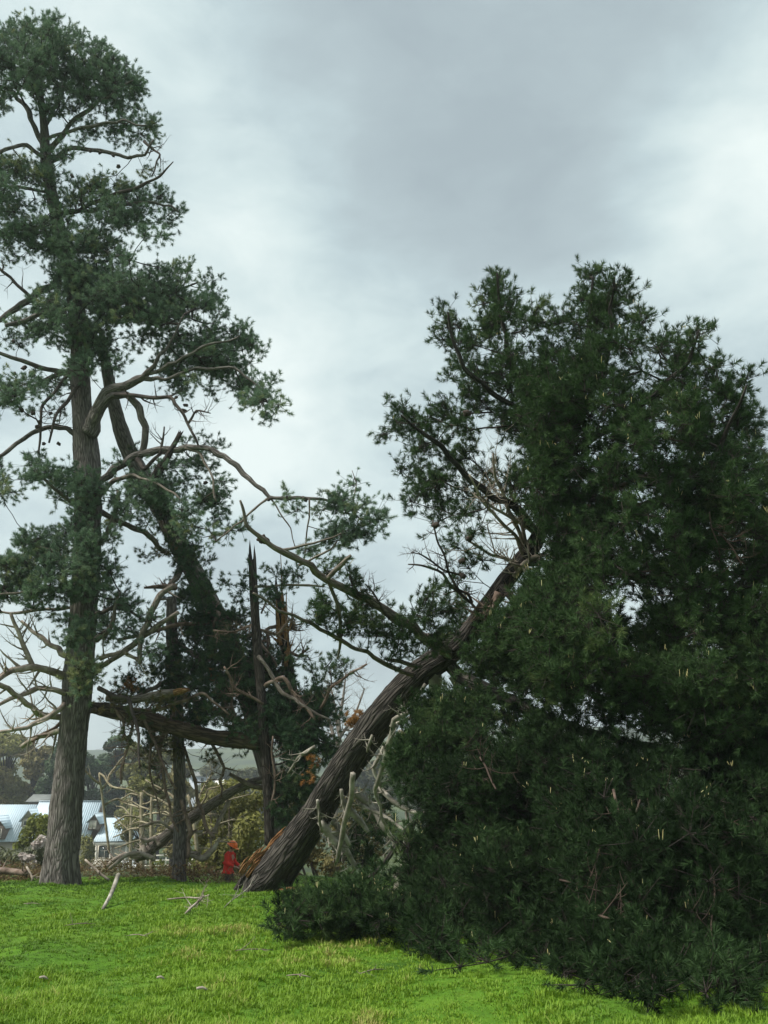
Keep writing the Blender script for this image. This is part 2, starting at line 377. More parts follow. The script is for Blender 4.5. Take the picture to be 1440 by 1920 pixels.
def plain(name, c, rough=.7, spec=.3, var=.25, scale=3, metal=0):
    m, t, b = mat(name, rough, spec); f = tnoise(t, scale, 5, objco(t)); c = np.array(c)
    t.links.new(ramp(t, f, [(.3, tuple(c*(1-var))), (.7, tuple(np.minimum(c*(1+var), 1)))]), b.inputs['Base Color']); b.inputs['Metallic'].default_value = metal
    return m
NEEDLE_L = leafy('needles_tall_pine', [(0, (.075, .12, .075)), (.35, (.12, .185, .118)), (.65, (.155, .235, .14)), (1, (.27, .29, .13))], .33)  # lightened: a veil of glare is painted into the needle colour
NEEDLE_R = leafy('needles_leaning_pine', [(0, (.012, .027, .008)), (.4, (.038, .074, .025)), (.7, (.058, .102, .036)), (1, (.12, .155, .055))], .22)  # darkest stop carries the shade painted into the lower crown
NEEDLE_M = leafy('needles_mid_pine', [(0, (.032, .062, .034)), (.4, (.050, .098, .048)), (.7, (.075, .125, .052)), (1, (.17, .135, .06))], .22)
NEEDLE_B = leafy('needles_back_pine', [(0, (.04, .065, .04)), (.4, (.055, .09, .055)), (1, (.10, .13, .07))], .25)
RUST = leafy('dead_needles', [(0, (.14, .06, .02)), (.5, (.24, .115, .035)), (1, (.36, .2, .07))], .25)
CANDLE = leafy('candle_shoots', [(0, (.35, .30, .12)), (1, (.55, .52, .28))], .1)
BARK_L = bark('bark_tall_pine', (.05, .043, .038), (.155, .138, .126), (.26, .235, .215), 13)
BARK_R = bark('bark_leaning_pine', (.015, .013, .011), (.052, .046, .040), (.115, .102, .088), 9, 1.0, .07)  # darkened all over: the leaning trunk's shade is put into the bark colour
BARK_D = bark('bark_dark', (.02, .016, .013), (.06, .05, .043), (.11, .095, .08), 16)
BARK_P = bark('bark_pale_limb', (.07, .055, .045), (.19, .16, .135), (.34, .30, .26), 20, .6, .02)
TWIG = twigm('twig_dark', (.025, .020, .017), (.065, .052, .045), (.12, .10, .085))
TWIG_P = twigm('twig_pale', (.12, .09, .07), (.28, .235, .19), (.48, .43, .36))
TWIG_R = twigm('twig_reddish', (.06, .042, .032), (.16, .112, .086), (.30, .23, .19))
LICHEN = twigm('lichen_branch', (.10, .09, .07), (.24, .22, .18), (.44, .41, .35))
WOOD = bark('torn_wood', (.12, .055, .025), (.30, .15, .06), (.62, .42, .2), 30, .9, .03)
CONE = plain('cone_scales', (.045, .032, .025), .8, .3, .5, 30)

# ------------------------------------------------------------------ the field and the far ground
def grid(xs, ys, name, m, label_kind='structure'):
    X, Y_ = np.meshgrid(xs, ys); Z = ground(X, Y_); V = np.stack([X, Y_, Z], -1).reshape(-1, 3); nx = len(xs)
    i = np.arange(len(ys)-1)[:, None]*nx; j = np.arange(nx-1)[None]
    a = Acc(); a.add(V, None, np.stack([i+j, i+j+1, i+nx+j+1, i+nx+j], -1).reshape(-1, 4)); o = part(name, a, m, None, True); o['kind'] = label_kind; return o
gm, t, b = mat('field_grass', .95, .1); o_ = objco(t)
sep = t.nodes.new('ShaderNodeSeparateXYZ'); t.links.new(o_, sep.inputs[0])
f1 = tmath(t, 'ADD', tmath(t, 'MULTIPLY', tnoise(t, .45, 5, o_), .7), tmath(t, 'MULTIPLY', tnoise(t, 5, 6, o_), .3))
near_c = ramp(t, f1, [(.32, (.035, .085, .010)), (.5, (.075, .165, .014)), (.66, (.12, .21, .02))])
far_c = ramp(t, tnoise(t, .02, 6, o_), [(.42, (.030, .045, .022)), (.52, (.05, .07, .026)), (.66, (.08, .10, .034))])
mr = t.nodes.new('ShaderNodeMapRange'); t.links.new(sep.outputs[1], mr.inputs[0]); mr.inputs[1].default_value = 29; mr.inputs[2].default_value = 34
mx = t.nodes.new('ShaderNodeMix'); mx.data_type = 'RGBA'; t.links.new(mr.outputs[0], mx.inputs[0]); t.links.new(near_c, mx.inputs[6]); t.links.new(far_c, mx.inputs[7])
t.links.new(mx.outputs[2], b.inputs['Base Color']); bump(t, b, tnoise(t, 9, 6, o_), .7, .06)
xs = np.concatenate([-np.geomspace(3000, 31, 40), np.linspace(-30, 30, 301), np.geomspace(31, 3000, 40)])
ys = np.concatenate([[-400, -100, -30], np.linspace(-10, 46, 321), np.geomspace(47, 3500, 110)])
grid(xs, ys, 'ground', gm)

# grass: clumps of blades over the field
GR = leafy('grass_blades', [(0, (.040, .090, .010)), (.35, (.095, .185, .012)), (.6, (.150, .260, .016)), (.85, (.19, .31, .022)), (1, (.36, .34, .10))], .3, .6, .25)
def blades(n, x0, x1, y0, y1, a, bl=6, h=(.035, .085), dens=1):
    y = y0*(y1/y0)**rng.random(n); x = rng.uniform(-1, 1, n)*(2+.56*y); k = (x > x0) & (x < x1); x, y = x[k], y[k]
    p = np.stack([x, y, 0*x], -1); big = fbm(p, .7, 3, 8); sm = fbm(p, 2.6, 3, 9); hh = (rng.uniform(*h, len(x))*(1+.45*big+.5*sm)).clip(.03, .24)
    tint = .0+.2*fbm(p, .3, 3, 11)+.2*sm+.14*big+rng.normal(0, .07, len(x))+np.interp(y, [9, 16, 26], [.10, .02, -.07])
    straw = (fbm(p, .5, 3, 14) > 1.35) & (y > 10.5) & (rng.random(len(x)) < .35); tint = np.where(straw, .5, tint)
    z = ground(x, y); n = len(x); c = np.stack([x, y, z], -1)
    for _ in range(bl):
        ph = rng.uniform(0, 6.283, n); off = np.stack([np.cos(ph), np.sin(ph), 0*ph], -1)*rng.uniform(.0, .05, n)[:, None]
        wv_ = np.stack([np.cos(ph+1.3), np.sin(ph+1.3), 0*ph], -1)*(.0026+.00034*y)[:, None]
        b0 = c+off-np.array([0, 0, .02]); l = hh*rng.uniform(.7, 1.2, n); lean = np.stack([np.cos(ph), np.sin(ph), 0*ph], -1)*(l*rng.uniform(.2, .95, n))[:, None]
        m_ = b0+lean*.35+np.array([0, 0, 1.])*(l*.62)[:, None]; tp = b0+lean+np.array([0, 0, 1.])*(l*rng.uniform(.7, 1, n))[:, None]
        V = np.stack([b0-wv_, b0+wv_, m_+wv_*.7, m_-wv_*.7, tp], 1).reshape(-1, 3); i = np.arange(n)[:, None]*5
        a.add(V, (i+np.array([3, 2, 4])), (i+np.array([0, 1, 2, 3])), attr=np.repeat(tint, 5))
a = Acc(); blades(110000, -20, 12, 7.5, 30, a, 6)
tag(part('grass', a, GR, None), 'lush short green grass covering the field in the foreground', 'grass', None, 'stuff')

# ------------------------------------------------------------------ tall pine on the left
TL = brush_templates(56, .125, .0125, .13, 6, 1.1)
def cone_mesh():
    a = Acc(); ball(a, (0, 0, 0), .055, 9, 8, (1, 1, 1.35), .35); return mesh('pine_cone', a, CONE)
CONE_ME = cone_mesh()
def cone(parent, u, v, Y, s=1.0):
    o = bpy.data.objects.new('pine_cone', CONE_ME); C.objects.link(o); o.parent = parent
    o.location = tuple(P(u, v, Y)-wloc(parent)); o.scale = (s, s, s); o.rotation_euler = tuple(rng.uniform(0, 3, 3))
def limbs(parent, net, rows, m, sides=8, name='limb', rough=.1, jag=0, pen=0.0, step=.15):
    for L_ in rows:
        a = Acc(); c = tube(a, kink(pix(L_), .032), sides, step, rough, 0, jag); part(name, a, m, parent, True)
        if net: net.seed(c, 1, pen)

YL = 27.6
tall = thing('tall_pine', 'tallest pine at the left edge, straight thick grey trunk standing in the grass', 'tree', P(113, 1655, YL))
net = Net()
a = Acc(); c = tube(a, pix([(113,1664,YL,35),(117,1600,YL,31.5),(123,1530,YL,29.5),(133,1420,YL,27.5),(143,1320,YL,26.5),(152,1210,YL,26),(159,1100,YL,25),(164,1000,YL,24),(165,910,YL,24),(161,840,YL,23),(154,770,YL,18),(150,700,YL,17),(149,640,YL,16),(140,560,YL,14),(118,460,YL,12),(98,370,YL,10.5),(86,295,YL,10),(82,230,YL,7),(72,140,YL,4.5),(70,60,YL,1.5)]), 40, .09, .075, 0, 0, .16)
part('trunk', a, BARK_L, tall, True); net.seed(c[len(c)//3:], 2)
dY = lambda L_, d: [(u, v, YL+k, r*(.84 if r < 12 else .95)) for (u, v, k, r) in L_]
limbs(tall, net, [dY(l, 0) for l in [
 [(166,815,-.5,17),(180,775,-.7,15),(200,738,-1,13),(232,725,-1.3,10),(268,708,-1.6,8),(290,685,-1.8,5),(320,640,-2,3),(345,590,-2,2)],
 [(172,800,-.6,11),(188,765,-1,9),(210,742,-1.2,8),(238,740,-1.3,8),(262,765,-1.3,8),(273,800,-1.2,8),(270,835,-1.1,8),(262,858,-1,8)],
 [(182,905,-.2,9),(215,878,-.6,9),(250,856,-.9,9),(300,843,-1.3,7.5),(350,838,-1.6,7),(398,843,-2,6.5),(432,865,-2.2,6),(468,898,-2.4,5.5),(505,932,-2.6,4.5),(560,933,-2.8,4),(610,937,-3,3),(650,948,-3.1,2),(700,955,-3.2,1.2)],
 [(142,815,0,7),(125,803,-.2,6),(98,800,-.4,5.5),(60,812,-.7,5),(30,832,-.9,4.5),(0,856,-1.1,4),(-60,900,-1.4,3)],
 [(140,705,0,8),(105,695,-.3,6),(60,683,-.6,5),(0,662,-1,4),(-70,650,-1.5,3)],
 [(145,690,.2,6),(90,710,.8,5),(40,735,1.2,4),(-10,770,1.6,3)],
 [(268,708,-1.6,7),(310,712,-1.8,4),(370,690,-2,3.5),(440,690,-2.2,3),(500,740,-2.4,2)],
 [(280,700,-1.7,5),(330,680,-2,4),(380,650,-2.2,3),(450,630,-2.4,2)],
 [(150,640,.3,6),(200,600,.8,5),(280,560,1.2,3.5),(370,530,1.6,2)],
 [(148,630,-.3,8),(110,580,-.8,6),(70,590,-1.2,5),(10,610,-1.6,4)],
 [(128,500,.2,9),(90,540,0,8),(40,570,-.4,7),(0,600,-.6,6),(-60,650,-1,4)],
 [(120,470,-.2,5),(180,470,-.6,4),(230,480,-1,3)],
 [(112,430,.3,5),(60,440,.8,4),(0,440,1.2,3),(-80,430,1.6,2)],
 [(104,400,0,6),(150,395,-.5,5),(220,385,-.8,4),(290,380,-1,3),(335,398,-1.2,2)],
 [(96,360,-.2,4),(60,355,-.6,3.5),(20,350,-1,3),(-60,340,-1.4,2)],
 [(88,305,0,6),(130,278,-.4,5),(190,283,-.8,4.5),(240,296,-1.1,4),(272,290,-1.3,3),(288,262,-1.4,2)],
 [(86,290,.1,7),(110,262,-.1,6),(135,228,-.3,5),(170,205,-.6,4),(220,165,-.9,3),(250,150,-1,2)],
 [(84,280,0,7),(66,240,.3,6),(45,195,.5,5),(10,165,.8,4),(-40,140,1,2.5)],
 [(85,295,-.2,5),(50,272,-.7,5),(10,280,-1.2,4),(-60,300,-1.7,3)],
 [(82,240,.2,5),(110,190,.6,4),(130,120,1,2.5),(150,90,1.2,1.5)],
 [(84,262,-.1,4),(150,240,-.8,3.5),(220,230,-1.4,3),(275,235,-1.9,2)]]], BARK_L, 8)
# lower live boughs
limbs(tall, net, [dY(l, 0) for l in [
 [(150,955,-.3,5),(120,930,-.8,4),(90,905,-1.2,3),(60,880,-1.6,2)],
 [(165,1045,-.6,7),(188,1018,-1,6.5),(205,990,-1.2,6),(218,950,-1.3,5),(222,920,-1.4,4)],
 [(150,1050,-.5,5),(110,1040,-1.1,4),(60,1020,-1.6,3),(40,990,-1.9,2)],
 [(148,1095,-.4,5),(100,1105,-1,4),(50,1110,-1.5,3),(-20,1120,-2,2)],
 [(148,1140,.4,4),(90,1142,.8,3.5),(20,1150,1.4,3),(-60,1150,2,2)],
 [(180,1200,-.5,8),(205,1180,-.8,6),(215,1140,-1,4),(225,1110,-1.1,3)],
 [(185,1250,-.6,6),(225,1228,-1,6),(262,1198,-1.3,6),(300,1170,-1.5,5.5),(335,1148,-1.6,5)],
 [(190,960,.3,7),(240,985,.8,6),(280,1005,1.2,6),(308,1035,1.5,5)],
 [(185,930,-.6,7),(215,900,-1.1,6),(250,890,-1.5,4),(300,910,-2,3),(340,940,-2.3,2)],
 [(345,838,-1.6,4),(375,850,-1.8,3),(400,900,-2,2.5),(405,940,-2,2)],
 [(505,932,-2.6,3),(488,945,-2.6,2.6),(465,965,-2.6,2.2),(440,985,-2.5,1.8),(405,1015,-2.4,1.5)],
 [(508,935,-2.6,2.4),(525,962,-2.6,1.8),(545,990,-2.6,1.5),(555,1030,-2.6,1.2)],
 [(580,936,-2.9,2.4),(580,970,-2.9,2),(574,1010,-2.8,1.8),(570,1050,-2.8,1.4)],
 [(660,955,-3.1,2),(665,925,-3.1,1.6),(668,905,-3.1,1.2),(660,882,-3.1,.8)]]], BARK_P, 6)
blobs = [(30,60,45,25),(80,50,35,22),(120,80,45,30),(60,110,70,40),(0,100,40,50),(180,95,28,22),(170,130,50,35),(220,130,28,28),(232,160,36,25),(110,150,60,28),(40,160,50,25),(200,180,48,24),(255,165,16,18),(240,205,25,14),(-60,90,60,50),(-80,180,60,50),(0,185,30,18),(110,205,45,12,.7),(160,245,25,18),(150,215,30,12,.6),(225,232,38,16),(275,232,18,18),(285,258,10,12,.8),(230,262,40,12,.5),(120,285,45,12),(75,205,18,10),(20,305,50,18,1,0,.35),(60,322,48,24,1,0,.25),(90,340,30,24),(282,315,22,12,.4,0,.4),(210,340,45,15,.8,0,.3),(170,365,48,22,1,0,.2),(240,365,38,18),(280,370,28,14),(312,368,16,12),(335,398,15,11),(312,412,18,11),(250,408,40,18),(290,440,26,13),(200,400,40,18),(130,380,30,18,1,0,.2),(0,350,38,22),(20,385,33,28),(30,440,33,24),(80,450,48,28),(110,470,30,24),(20,480,28,14,.6),(160,450,40,26),(200,468,38,16),(232,490,24,12),(140,500,48,28),(190,510,38,22),(-80,330,70,50),(-100,430,70,60),
 (140,530,50,32),(180,545,40,30),(230,540,45,33),(290,520,33,26),(343,518,24,20),(390,530,16,14),(320,560,48,28),(362,570,38,22),(250,590,55,26),(170,590,50,33),(110,600,33,24),(60,610,40,22),(90,570,40,16,.7),(400,570,24,18,.7),(417,590,13,13),(300,598,40,22),(150,640,38,26),(180,660,30,22),(150,690,26,26),(110,640,26,14,.5),(438,620,28,18),(380,640,32,26),(390,670,38,24),(450,650,24,18),(485,663,11,9),(420,700,38,17),(362,712,18,10),(318,732,22,9),(470,720,28,13),(511,720,15,8),(482,750,22,13),(521,765,10,11),(500,778,10,10),(330,650,30,14,.4),(240,640,40,18,.45),(210,690,24,16,.6),
 (30,640,34,16,.5),(40,730,48,22),(70,710,30,13,.7),(10,752,28,14),(100,725,30,18,.6),(112,762,13,9,.6),(60,775,20,9,.5),(-60,650,60,40),(-60,750,50,30),
 (60,865,18,12),(55,898,16,10),(82,888,28,13),(110,900,22,16),(140,895,18,18),(120,930,18,12),(165,915,28,24,1,-1),(5,905,11,14),(3,880,8,9),(0,930,11,10),(25,925,8,6),(135,985,11,11),(155,960,20,20,1,-1),
 (55,1010,24,18,.8),(95,1005,28,13,.7),(70,1035,38,18),(110,1035,28,18),(130,1000,14,13),(30,1060,33,18),(8,1065,18,13),(100,1070,38,22),(40,1095,33,22),(10,1110,18,22),(80,1110,38,18),(120,1110,28,14),(60,1135,18,8,.7),(92,1145,14,7,.7),(160,1010,28,28,1.1,-1.1),(165,1060,30,26,1.2,-1.1),(172,1110,20,18,1,-1.1),(192,1095,18,13),(213,1070,18,13),(225,1120,13,13),(213,1138,22,13),(240,1142,14,12),(190,1170,18,13),(150,1190,26,20,1.2,-1.2),(200,1192,20,13),(238,1190,22,8,.7),(-50,1060,40,40),(-40,1120,40,30),(130,1165,12,12),
 (160,1262,22,24,1.2,-1.2,.35),(150,1290,14,12,1,-1.2,.3),
 (220,870,20,8,.5),(250,895,18,10,.6),(290,915,32,22),(312,942,28,18),(272,932,18,18),(350,828,13,7,.7),(400,835,24,8,.8),(360,860,18,12,.8),(382,872,18,10),(332,872,24,9,.7),(355,900,18,11,.7),(400,930,22,22),(375,942,22,13),(420,905,7,7),(410,962,13,11),(342,962,18,13),(230,940,22,14,.6),(215,985,18,14,.7),
 (632,945,28,16,1.1),(660,960,18,11),(600,955,9,7,.8),(700,970,17,13),(712,992,9,7),(640,1000,28,16,.9),(670,1000,23,13,.8),(618,1012,18,13,.8),(540,934,7,4,.8),(557,956,10,4,.7),(576,1028,13,9,.9),(636,1048,11,7,.7),(432,995,17,9,.6),(448,988,10,10),(690,945,8,5,.6),(662,915,8,10,.25)]
blobs = [(*b[:4], (b[4] if len(b) > 4 else 1)*(1.5 if b[1] > 820 else 1), *b[5:]) for b in blobs]+[(205,1010,16,14,1,-1.2),(240,960,18,12,1,-1.2),(265,975,14,12,1,.5),(300,880,16,12,1,-1),(240,900,16,14,1,-1),(215,950,14,20,1,-1),(350,990,22,18,1,-1.5),(395,1000,14,12,1,-1.5),(230,1180,16,12,1,-1),(270,1220,20,12,1,-1),(290,1160,18,10,1,-1)]
YLF = lambda u, v: YL-.6 if u < 480 else YL-3
tips, tn = blob_tips(blobs, YLF, .0150, 1.0, 1.08)
for (pl, n, th, ho) in [([(-120,60),(0,55),(75,38),(100,50),(130,55),(145,80),(190,80),(205,105),(240,118),(265,165),(258,205),(282,228),(280,258),(200,250),(150,225),(100,225),(40,185),(-40,200),(-120,180)], 170, 1.6, [(60,235,60,30,.8),(20,150,30,14,.6),(150,160,24,12,.6)]),
  ([(-120,300),(0,295),(60,295),(105,325),(150,348),(210,330),(260,352),(315,360),(340,398),(305,428),(250,465),(240,498),(130,518),(0,490),(-120,480)], 200, 1.6, [(90,385,30,12,.7),(180,425,26,8,.5),(40,400,20,10,.5)]),
  ([(80,510),(240,497),(350,500),(398,525),(428,570),(440,605),(485,645),(468,680),(525,712),(518,755),(488,765),(430,725),(330,735),(250,625),(180,660),(80,640),(30,610)], 300, 1.8, [(290,665,50,16,.8),(340,610,18,10,.4)])]:
    x, y = poly_tips(pl, n, YLF, th, ho); tips += x; tn += y
dirs = net.grow(tips)
cr_ = Acc(); tw = Acc(); net.mesh(tw, .0065)
crown = None
shoots(tips, dirs, tn, 10, cr_, TL, .2, .3, (.75, 1.2), .75, fans=tw)
crown = part('crown', cr_, NEEDLE_L, tall); part('twigs', tw, TWIG, crown)
for (u, v) in [(170,283),(188,286),(212,292),(135,330),(222,312),(330,745),(348,760),(318,620),(62,775),(75,790),(40,768),(95,775),(505,936),(571,936),(540,935),(668,918),(658,972),(70,800),(110,832),(45,690),(28,700),(385,905),(345,770),(60,700),(25,640),(660,952),(82,832)]:
    cone(tall, u, v, YL-1.5 if u < 480 else YL-3, rng.uniform(.9, 1.3))
# dead, bare branches of the tall pine
def deads(parent, rows, m, Y0, n=6, ln=.8, lvl=2, name='dead_branch', **k):
    for L_ in rows:
        a = Acc(); dead(a, pix([(u, v, Y0+d, r) for (u, v, d, r) in L_]), n, ln, lvl, **k); part(name, a, m, parent, True)
deads(tall, [[(128,1270,0,9),(95,1258,-.5,8),(60,1250,-1,7),(25,1256,-1.4,6),(0,1272,-1.7,5),(-60,1310,-2,4)],
 [(62,1250,-1,5),(48,1220,-1.1,5),(35,1185,-1.2,4),(20,1150,-1.3,3)],
 [(125,1230,.4,6),(100,1212,.8,5),(70,1190,1.2,4),(40,1165,1.6,3)],
 [(118,1345,0,7),(80,1340,-.6,6),(50,1320,-1.2,5.5),(15,1290,-1.8,5),(-40,1260,-2.4,4)],
 [(122,1300,-.4,6),(70,1290,-1,5),(20,1310,-1.6,4),(-20,1330,-2,3)],
 [(120,1370,.4,6),(75,1380,.8,5),(40,1400,1.2,4)],
 [(188,1235,-.5,5),(230,1222,-1,4),(262,1240,-1.4,3)],
 [(120,1320,-.8,5),(90,1345,-1.4,5),(50,1365,-2,4),(0,1372,-2.5,3)]], TWIG_P, YL, 9, 1.0, 2)
deads(tall, [[(180,1150,-.4,4),(230,1135,-1,3),(290,1180,-1.5,2)],[(185,1290,-.6,5),(240,1310,-1.2,4),(260,1380,-1.6,3),(262,1440,-1.8,2)],
 [(120,400,-.5,4),(200,372,-.9,4),(262,350,-1.2,3.5),(300,330,-1.4,2.5),(325,303,-1.5,1)],[(140,690,-.8,4),(80,760,-1.2,3),(72,850,-1.3,2)],
 [(215,740,-1.3,4),(320,745,-1.9,3.5),(350,790,-2,3),(372,835,-2,2)],[(352,795,-2,3),(368,770,-2.1,2),(395,775,-2.1,1)],[(258,860,-1,6),(270,880,-1.2,4),(300,850,-1.4,3),(308,800,-1.5,1.5)],
 [(60,560,-1,4),(20,520,-1.2,3),(-20,480,-1.4,2)],[(150,720,-.6,4),(110,770,-1,3),(92,830,-1.2,2)],[(270,265,-1.2,3),(300,290,-1.4,2),(285,330,-1.4,1)]], TWIG, YL, 9, .8, 2)
a = Acc(); tube(a, pix([(268,925,YL-1.4,5),(300,880,YL-1.5,8),(318,850,YL-1.5,6),(336,815,YL-1.5,4)]), 8, .1, .1, 0, .12); part('broken_limb', a, BARK_D, tall)
a = Acc(); dead(a, pix([(262,1245,YL-1.5,4.5),(263,1205,YL-1.5,5),(282,1150,YL-1.6,6),(300,1115,YL-1.6,6),(325,1098,YL-1.6,6)]), 4, .5, 1); part('broken_limb', a, BARK_P, tall)

# ------------------------------------------------------------------ pines behind and between
YM = 30.5
def pine(name, label, trunk, m, nl, Yf, polys=(), blobs=(), limbrows=(), limbmat=BARK_P, r0=.006, sides=22, per=9, tmpl=TL, jit=.6, jag=0, flare=.1, spread=.19, group=None, rough=.06, coverk=.0105):
    t0 = trunk[0]; root = thing(name, label, 'tree', P(t0[0], t0[1], t0[2]), group); nn = Net()
    a = Acc(); c = tube(a, pix(trunk), sides, .12, rough, 0, jag, flare); part('trunk', a, m, root, True); nn.seed(c[len(c)//4:], 2)
    limbs(root, nn, limbrows, limbmat, 7)
    tips, tn = blob_tips(blobs, Yf, coverk, jit)
    for (poly, n, th, holes, tt) in polys:
        x, y = poly_tips(poly, n, Yf, th, holes, tint=tt); tips += x; tn += y
    if len(tips):
        d = nn.grow(tips); cr_, tw = Acc(), Acc(); nn.mesh(tw, r0); shoots(tips, d, tn, per, cr_, tmpl, spread, .3, fans=tw)
        k = part('crown', cr_, nl, root); part('twigs', tw, TWIG, k)
    return root
lean2 = pine('bent_pine', 'bare-stemmed pine bending up left behind the tall pine, foot lost in foliage', [(528,1600,31.5,18),(515,1500,31.3,18),(485,1380,31,18),(440,1230,30.6,18),(385,1112,30.2,18),(345,1040,30,18),(305,960,29.8,17),(265,890,29.6,16),(235,830,29.4,15),(214,760,29.2,12),(200,690,29,10),(190,620,29,5)],
 BARK_L, NEEDLE_M, lambda u, v: YM-.8, blobs=[(332,1050,28,24,1.2),(350,1028,24,22),(300,1040,22,12,1,-.5,.45),(262,1045,28,8,.7,0,.3),(390,1055,11,9),(365,1080,24,20),(338,1112,36,22,1.2),(362,1125,38,22,1.2),(392,1142,24,22,1.2),(305,1000,18,16),(325,980,14,18),(290,960,12,14),(330,905,16,10,.7),(262,1160,14,10,.6),(285,925,22,22,1,-1.6),(300,900,18,14,.9,-1.6),(325,1000,16,20,.9,-1.2),(260,850,14,10,.6,-1.2),(345,1065,24,20,1,-1.4),(310,960,16,20,.8,-1.4),(370,1105,26,20,1,-1.4),(420,1190,36,22,1,-1.4),(355,1050,20,24,1.3,-1.8),(390,1110,20,24,1.3,-1.8),(430,1215,34,28,1.3,-1.8),(470,1300,30,40,1.2,-1.8),(480,1370,24,30,1,-1.8),(450,1160,24,14,1.2,-1.8)],
 limbrows=[[(345,1045,29.8,7),(330,1085,29.5,6),(318,1098,29.3,5)],[(370,1090,30,6),(420,1150,29.6,5),(450,1170,29.3,3)]], jit=.4)
deads(lean2, [[(330,1100,-.6,8),(305,1100,-.9,5),(270,1102,-1.1,2)],[(285,935,-.6,5),(300,970,-.8,4),(312,1010,-1,3)],[(385,1150,-1,6),(410,1150,-1.4,5),(400,1175,-1.5,3)]], TWIG_R, 30, 6, .5, 2)

midpoly = [(255,1258),(300,1215),(350,1150),(405,1135),(462,1142),(490,1200),(545,1232),(590,1280),(640,1335),(632,1395),(598,1440),(565,1480),(560,1515),(520,1500),(515,1440),(490,1420),(440,1395),(350,1385),(262,1350),(215,1300)]
upr = pine('upright_pine', 'slim upright pine between the tall pine and the snapped trunk, reddish-brown trunk', [(336,1662,29.3,13.5),(336,1600,29.3,12),(337,1500,29.3,11),(335,1400,29.3,11.5),(328,1280,29.3,12),(322,1180,29.3,11),(322,1120,29.3,9)],
 BARK_L, NEEDLE_M, lambda u, v: YM-1.5, polys=[(midpoly, 560, 1.4, [(455,1320,30,30,.75),(362,1315,18,16,.9),(250,1300,20,18,.6),(430,1375,30,12,.6),(545,1310,26,22,.6),(300,1350,20,10,.7)], 0.0)],
 blobs=[(300,1262,32,22),(262,1300,26,14,1,0,.3),(420,1162,42,16,1.3,0,.15),(400,1210,40,24),(370,1240,36,24),(248,1352,22,10,1,-.4,.2),(322,1360,40,12,1,-.6,.2),(290,1395,30,22,1,0,.3),(340,1405,24,20,.8,0,.3),(205,1318,26,10,.9,-2,.4),(250,1330,30,10,.8,-2,.4),(300,1322,26,12,.8,-2,.2),(385,1340,30,14,.9,-2,.1),(430,1360,26,12,.9,-2),(470,1372,20,12,1,-2),(230,1380,20,16,.7,-2,.35),(280,1430,24,24,.7,0,.35),(300,1470,20,20,.5,0,.35),(380,1430,26,18,.5,-1,.2),(420,1300,36,18,1,-1.5),(360,1290,30,14,1,-1.5),(455,1260,34,24,1.1,-1),(300,1240,30,18,1,-1,.1),(500,1250,24,18,1,-1)],
 limbrows=[[(325,1200,29.2,6),(380,1240,28.8,5),(440,1230,28.6,4),(500,1260,28.5,3)],[(330,1300,29.2,6),(400,1330,28.8,5),(470,1360,28.6,4),(560,1400,28.5,3)],[(328,1270,29.2,5),(290,1290,28.8,4),(240,1310,28.4,3)]], jit=.4, flare=.15)
deads(upr, [[(330,1320,0,4),(300,1400,-.4,4),(310,1480,-.6,3),(335,1560,-.8,2)],[(345,1400,0,3),(370,1500,-.3,3),(400,1570,-.5,3)],[(340,1500,-.5,4),(358,1560,-.6,5),(352,1610,-.6,3)],[(322,1350,0,3),(290,1340,-.4,3),(280,1440,-.6,2),(300,1530,-.7,1)],[(345,1300,-.3,3),(420,1440,-.5,3),(412,1500,-.6,2)],
 [(420,1160,-.3,4),(300,1180,-1,4),(220,1200,-1.3,3)],[(430,1200,-.5,3),(480,1190,-1,3),(520,1250,-1.4,2)]], TWIG_R, 29.2, 10, .7, 2)
# rust coloured clumps of dead needles caught in the boughs
def rust(parent, blobs_, Y, k=.02, mm=RUST):
    tips, tn = blob_tips(blobs_, lambda u, v: Y, k, .1); a = Acc(); tips = np.array(tips); n = len(tips)*5; kk = np.repeat(np.arange(len(tips)), 5)
    put_brushes(a, tips[kk]+rng.normal(0, .08, (n, 3)), rng.normal(size=(n, 3))+np.array([0, 0, -.6]), rng.uniform(.6, 1, n), np.array(tn)[kk]+rng.normal(0, .15, n), TL); return part('dead_needles', a, mm, parent)
rust(upr, [(246,1280,13,13,1.6),(300,1372,10,12,.8),(200,1330,14,8,.5),(405,1262,10,8,.5)], 28.3)

snap = pine('snapped_pine', 'slender dark trunk snapped off at the top, standing just left of the big leaning trunk', [(506,1585,27.2,10),(503,1500,27.2,9.5),(497,1400,27.2,9.5),(488,1280,27.2,9),(480,1180,27.2,8.5),(476,1110,27.2,8),(473,1054,27.2,7.5)],
 BARK_D, NEEDLE_M, lambda u, v: 27.2, polys=[([(500,1300),(560,1285),(600,1300),(640,1340),(632,1400),(600,1430),(585,1480),(560,1520),(525,1545),(515,1480),(508,1400)], 230, .9, [(590,1345,16,12,.6)], .0)],
 blobs=[(432,1092,18,10,.7),(450,1102,22,12,.8),(522,1070,22,18,.9),(500,1112,22,13,.9),(540,1102,22,13,.9),(470,1082,12,11,.8),(560,1075,14,10,.7),(448,1130,14,8,.7),(620,1260,22,20,1),(642,1236,12,12),(630,1282,10,7),(562,1240,22,10,.9,0,.3),(592,1258,14,8,.7),(522,1130,20,12,.8)],
 limbrows=[[(478,1100,27.1,3),(520,1098,26.9,2.5),(560,1097,26.8,2.5),(608,1100,26.7,1.5)],[(484,1230,27.1,4),(530,1300,26.9,4),(580,1330,26.8,3),(620,1350,26.8,2)]], jit=.25, jag=.25, flare=.05, sides=14)
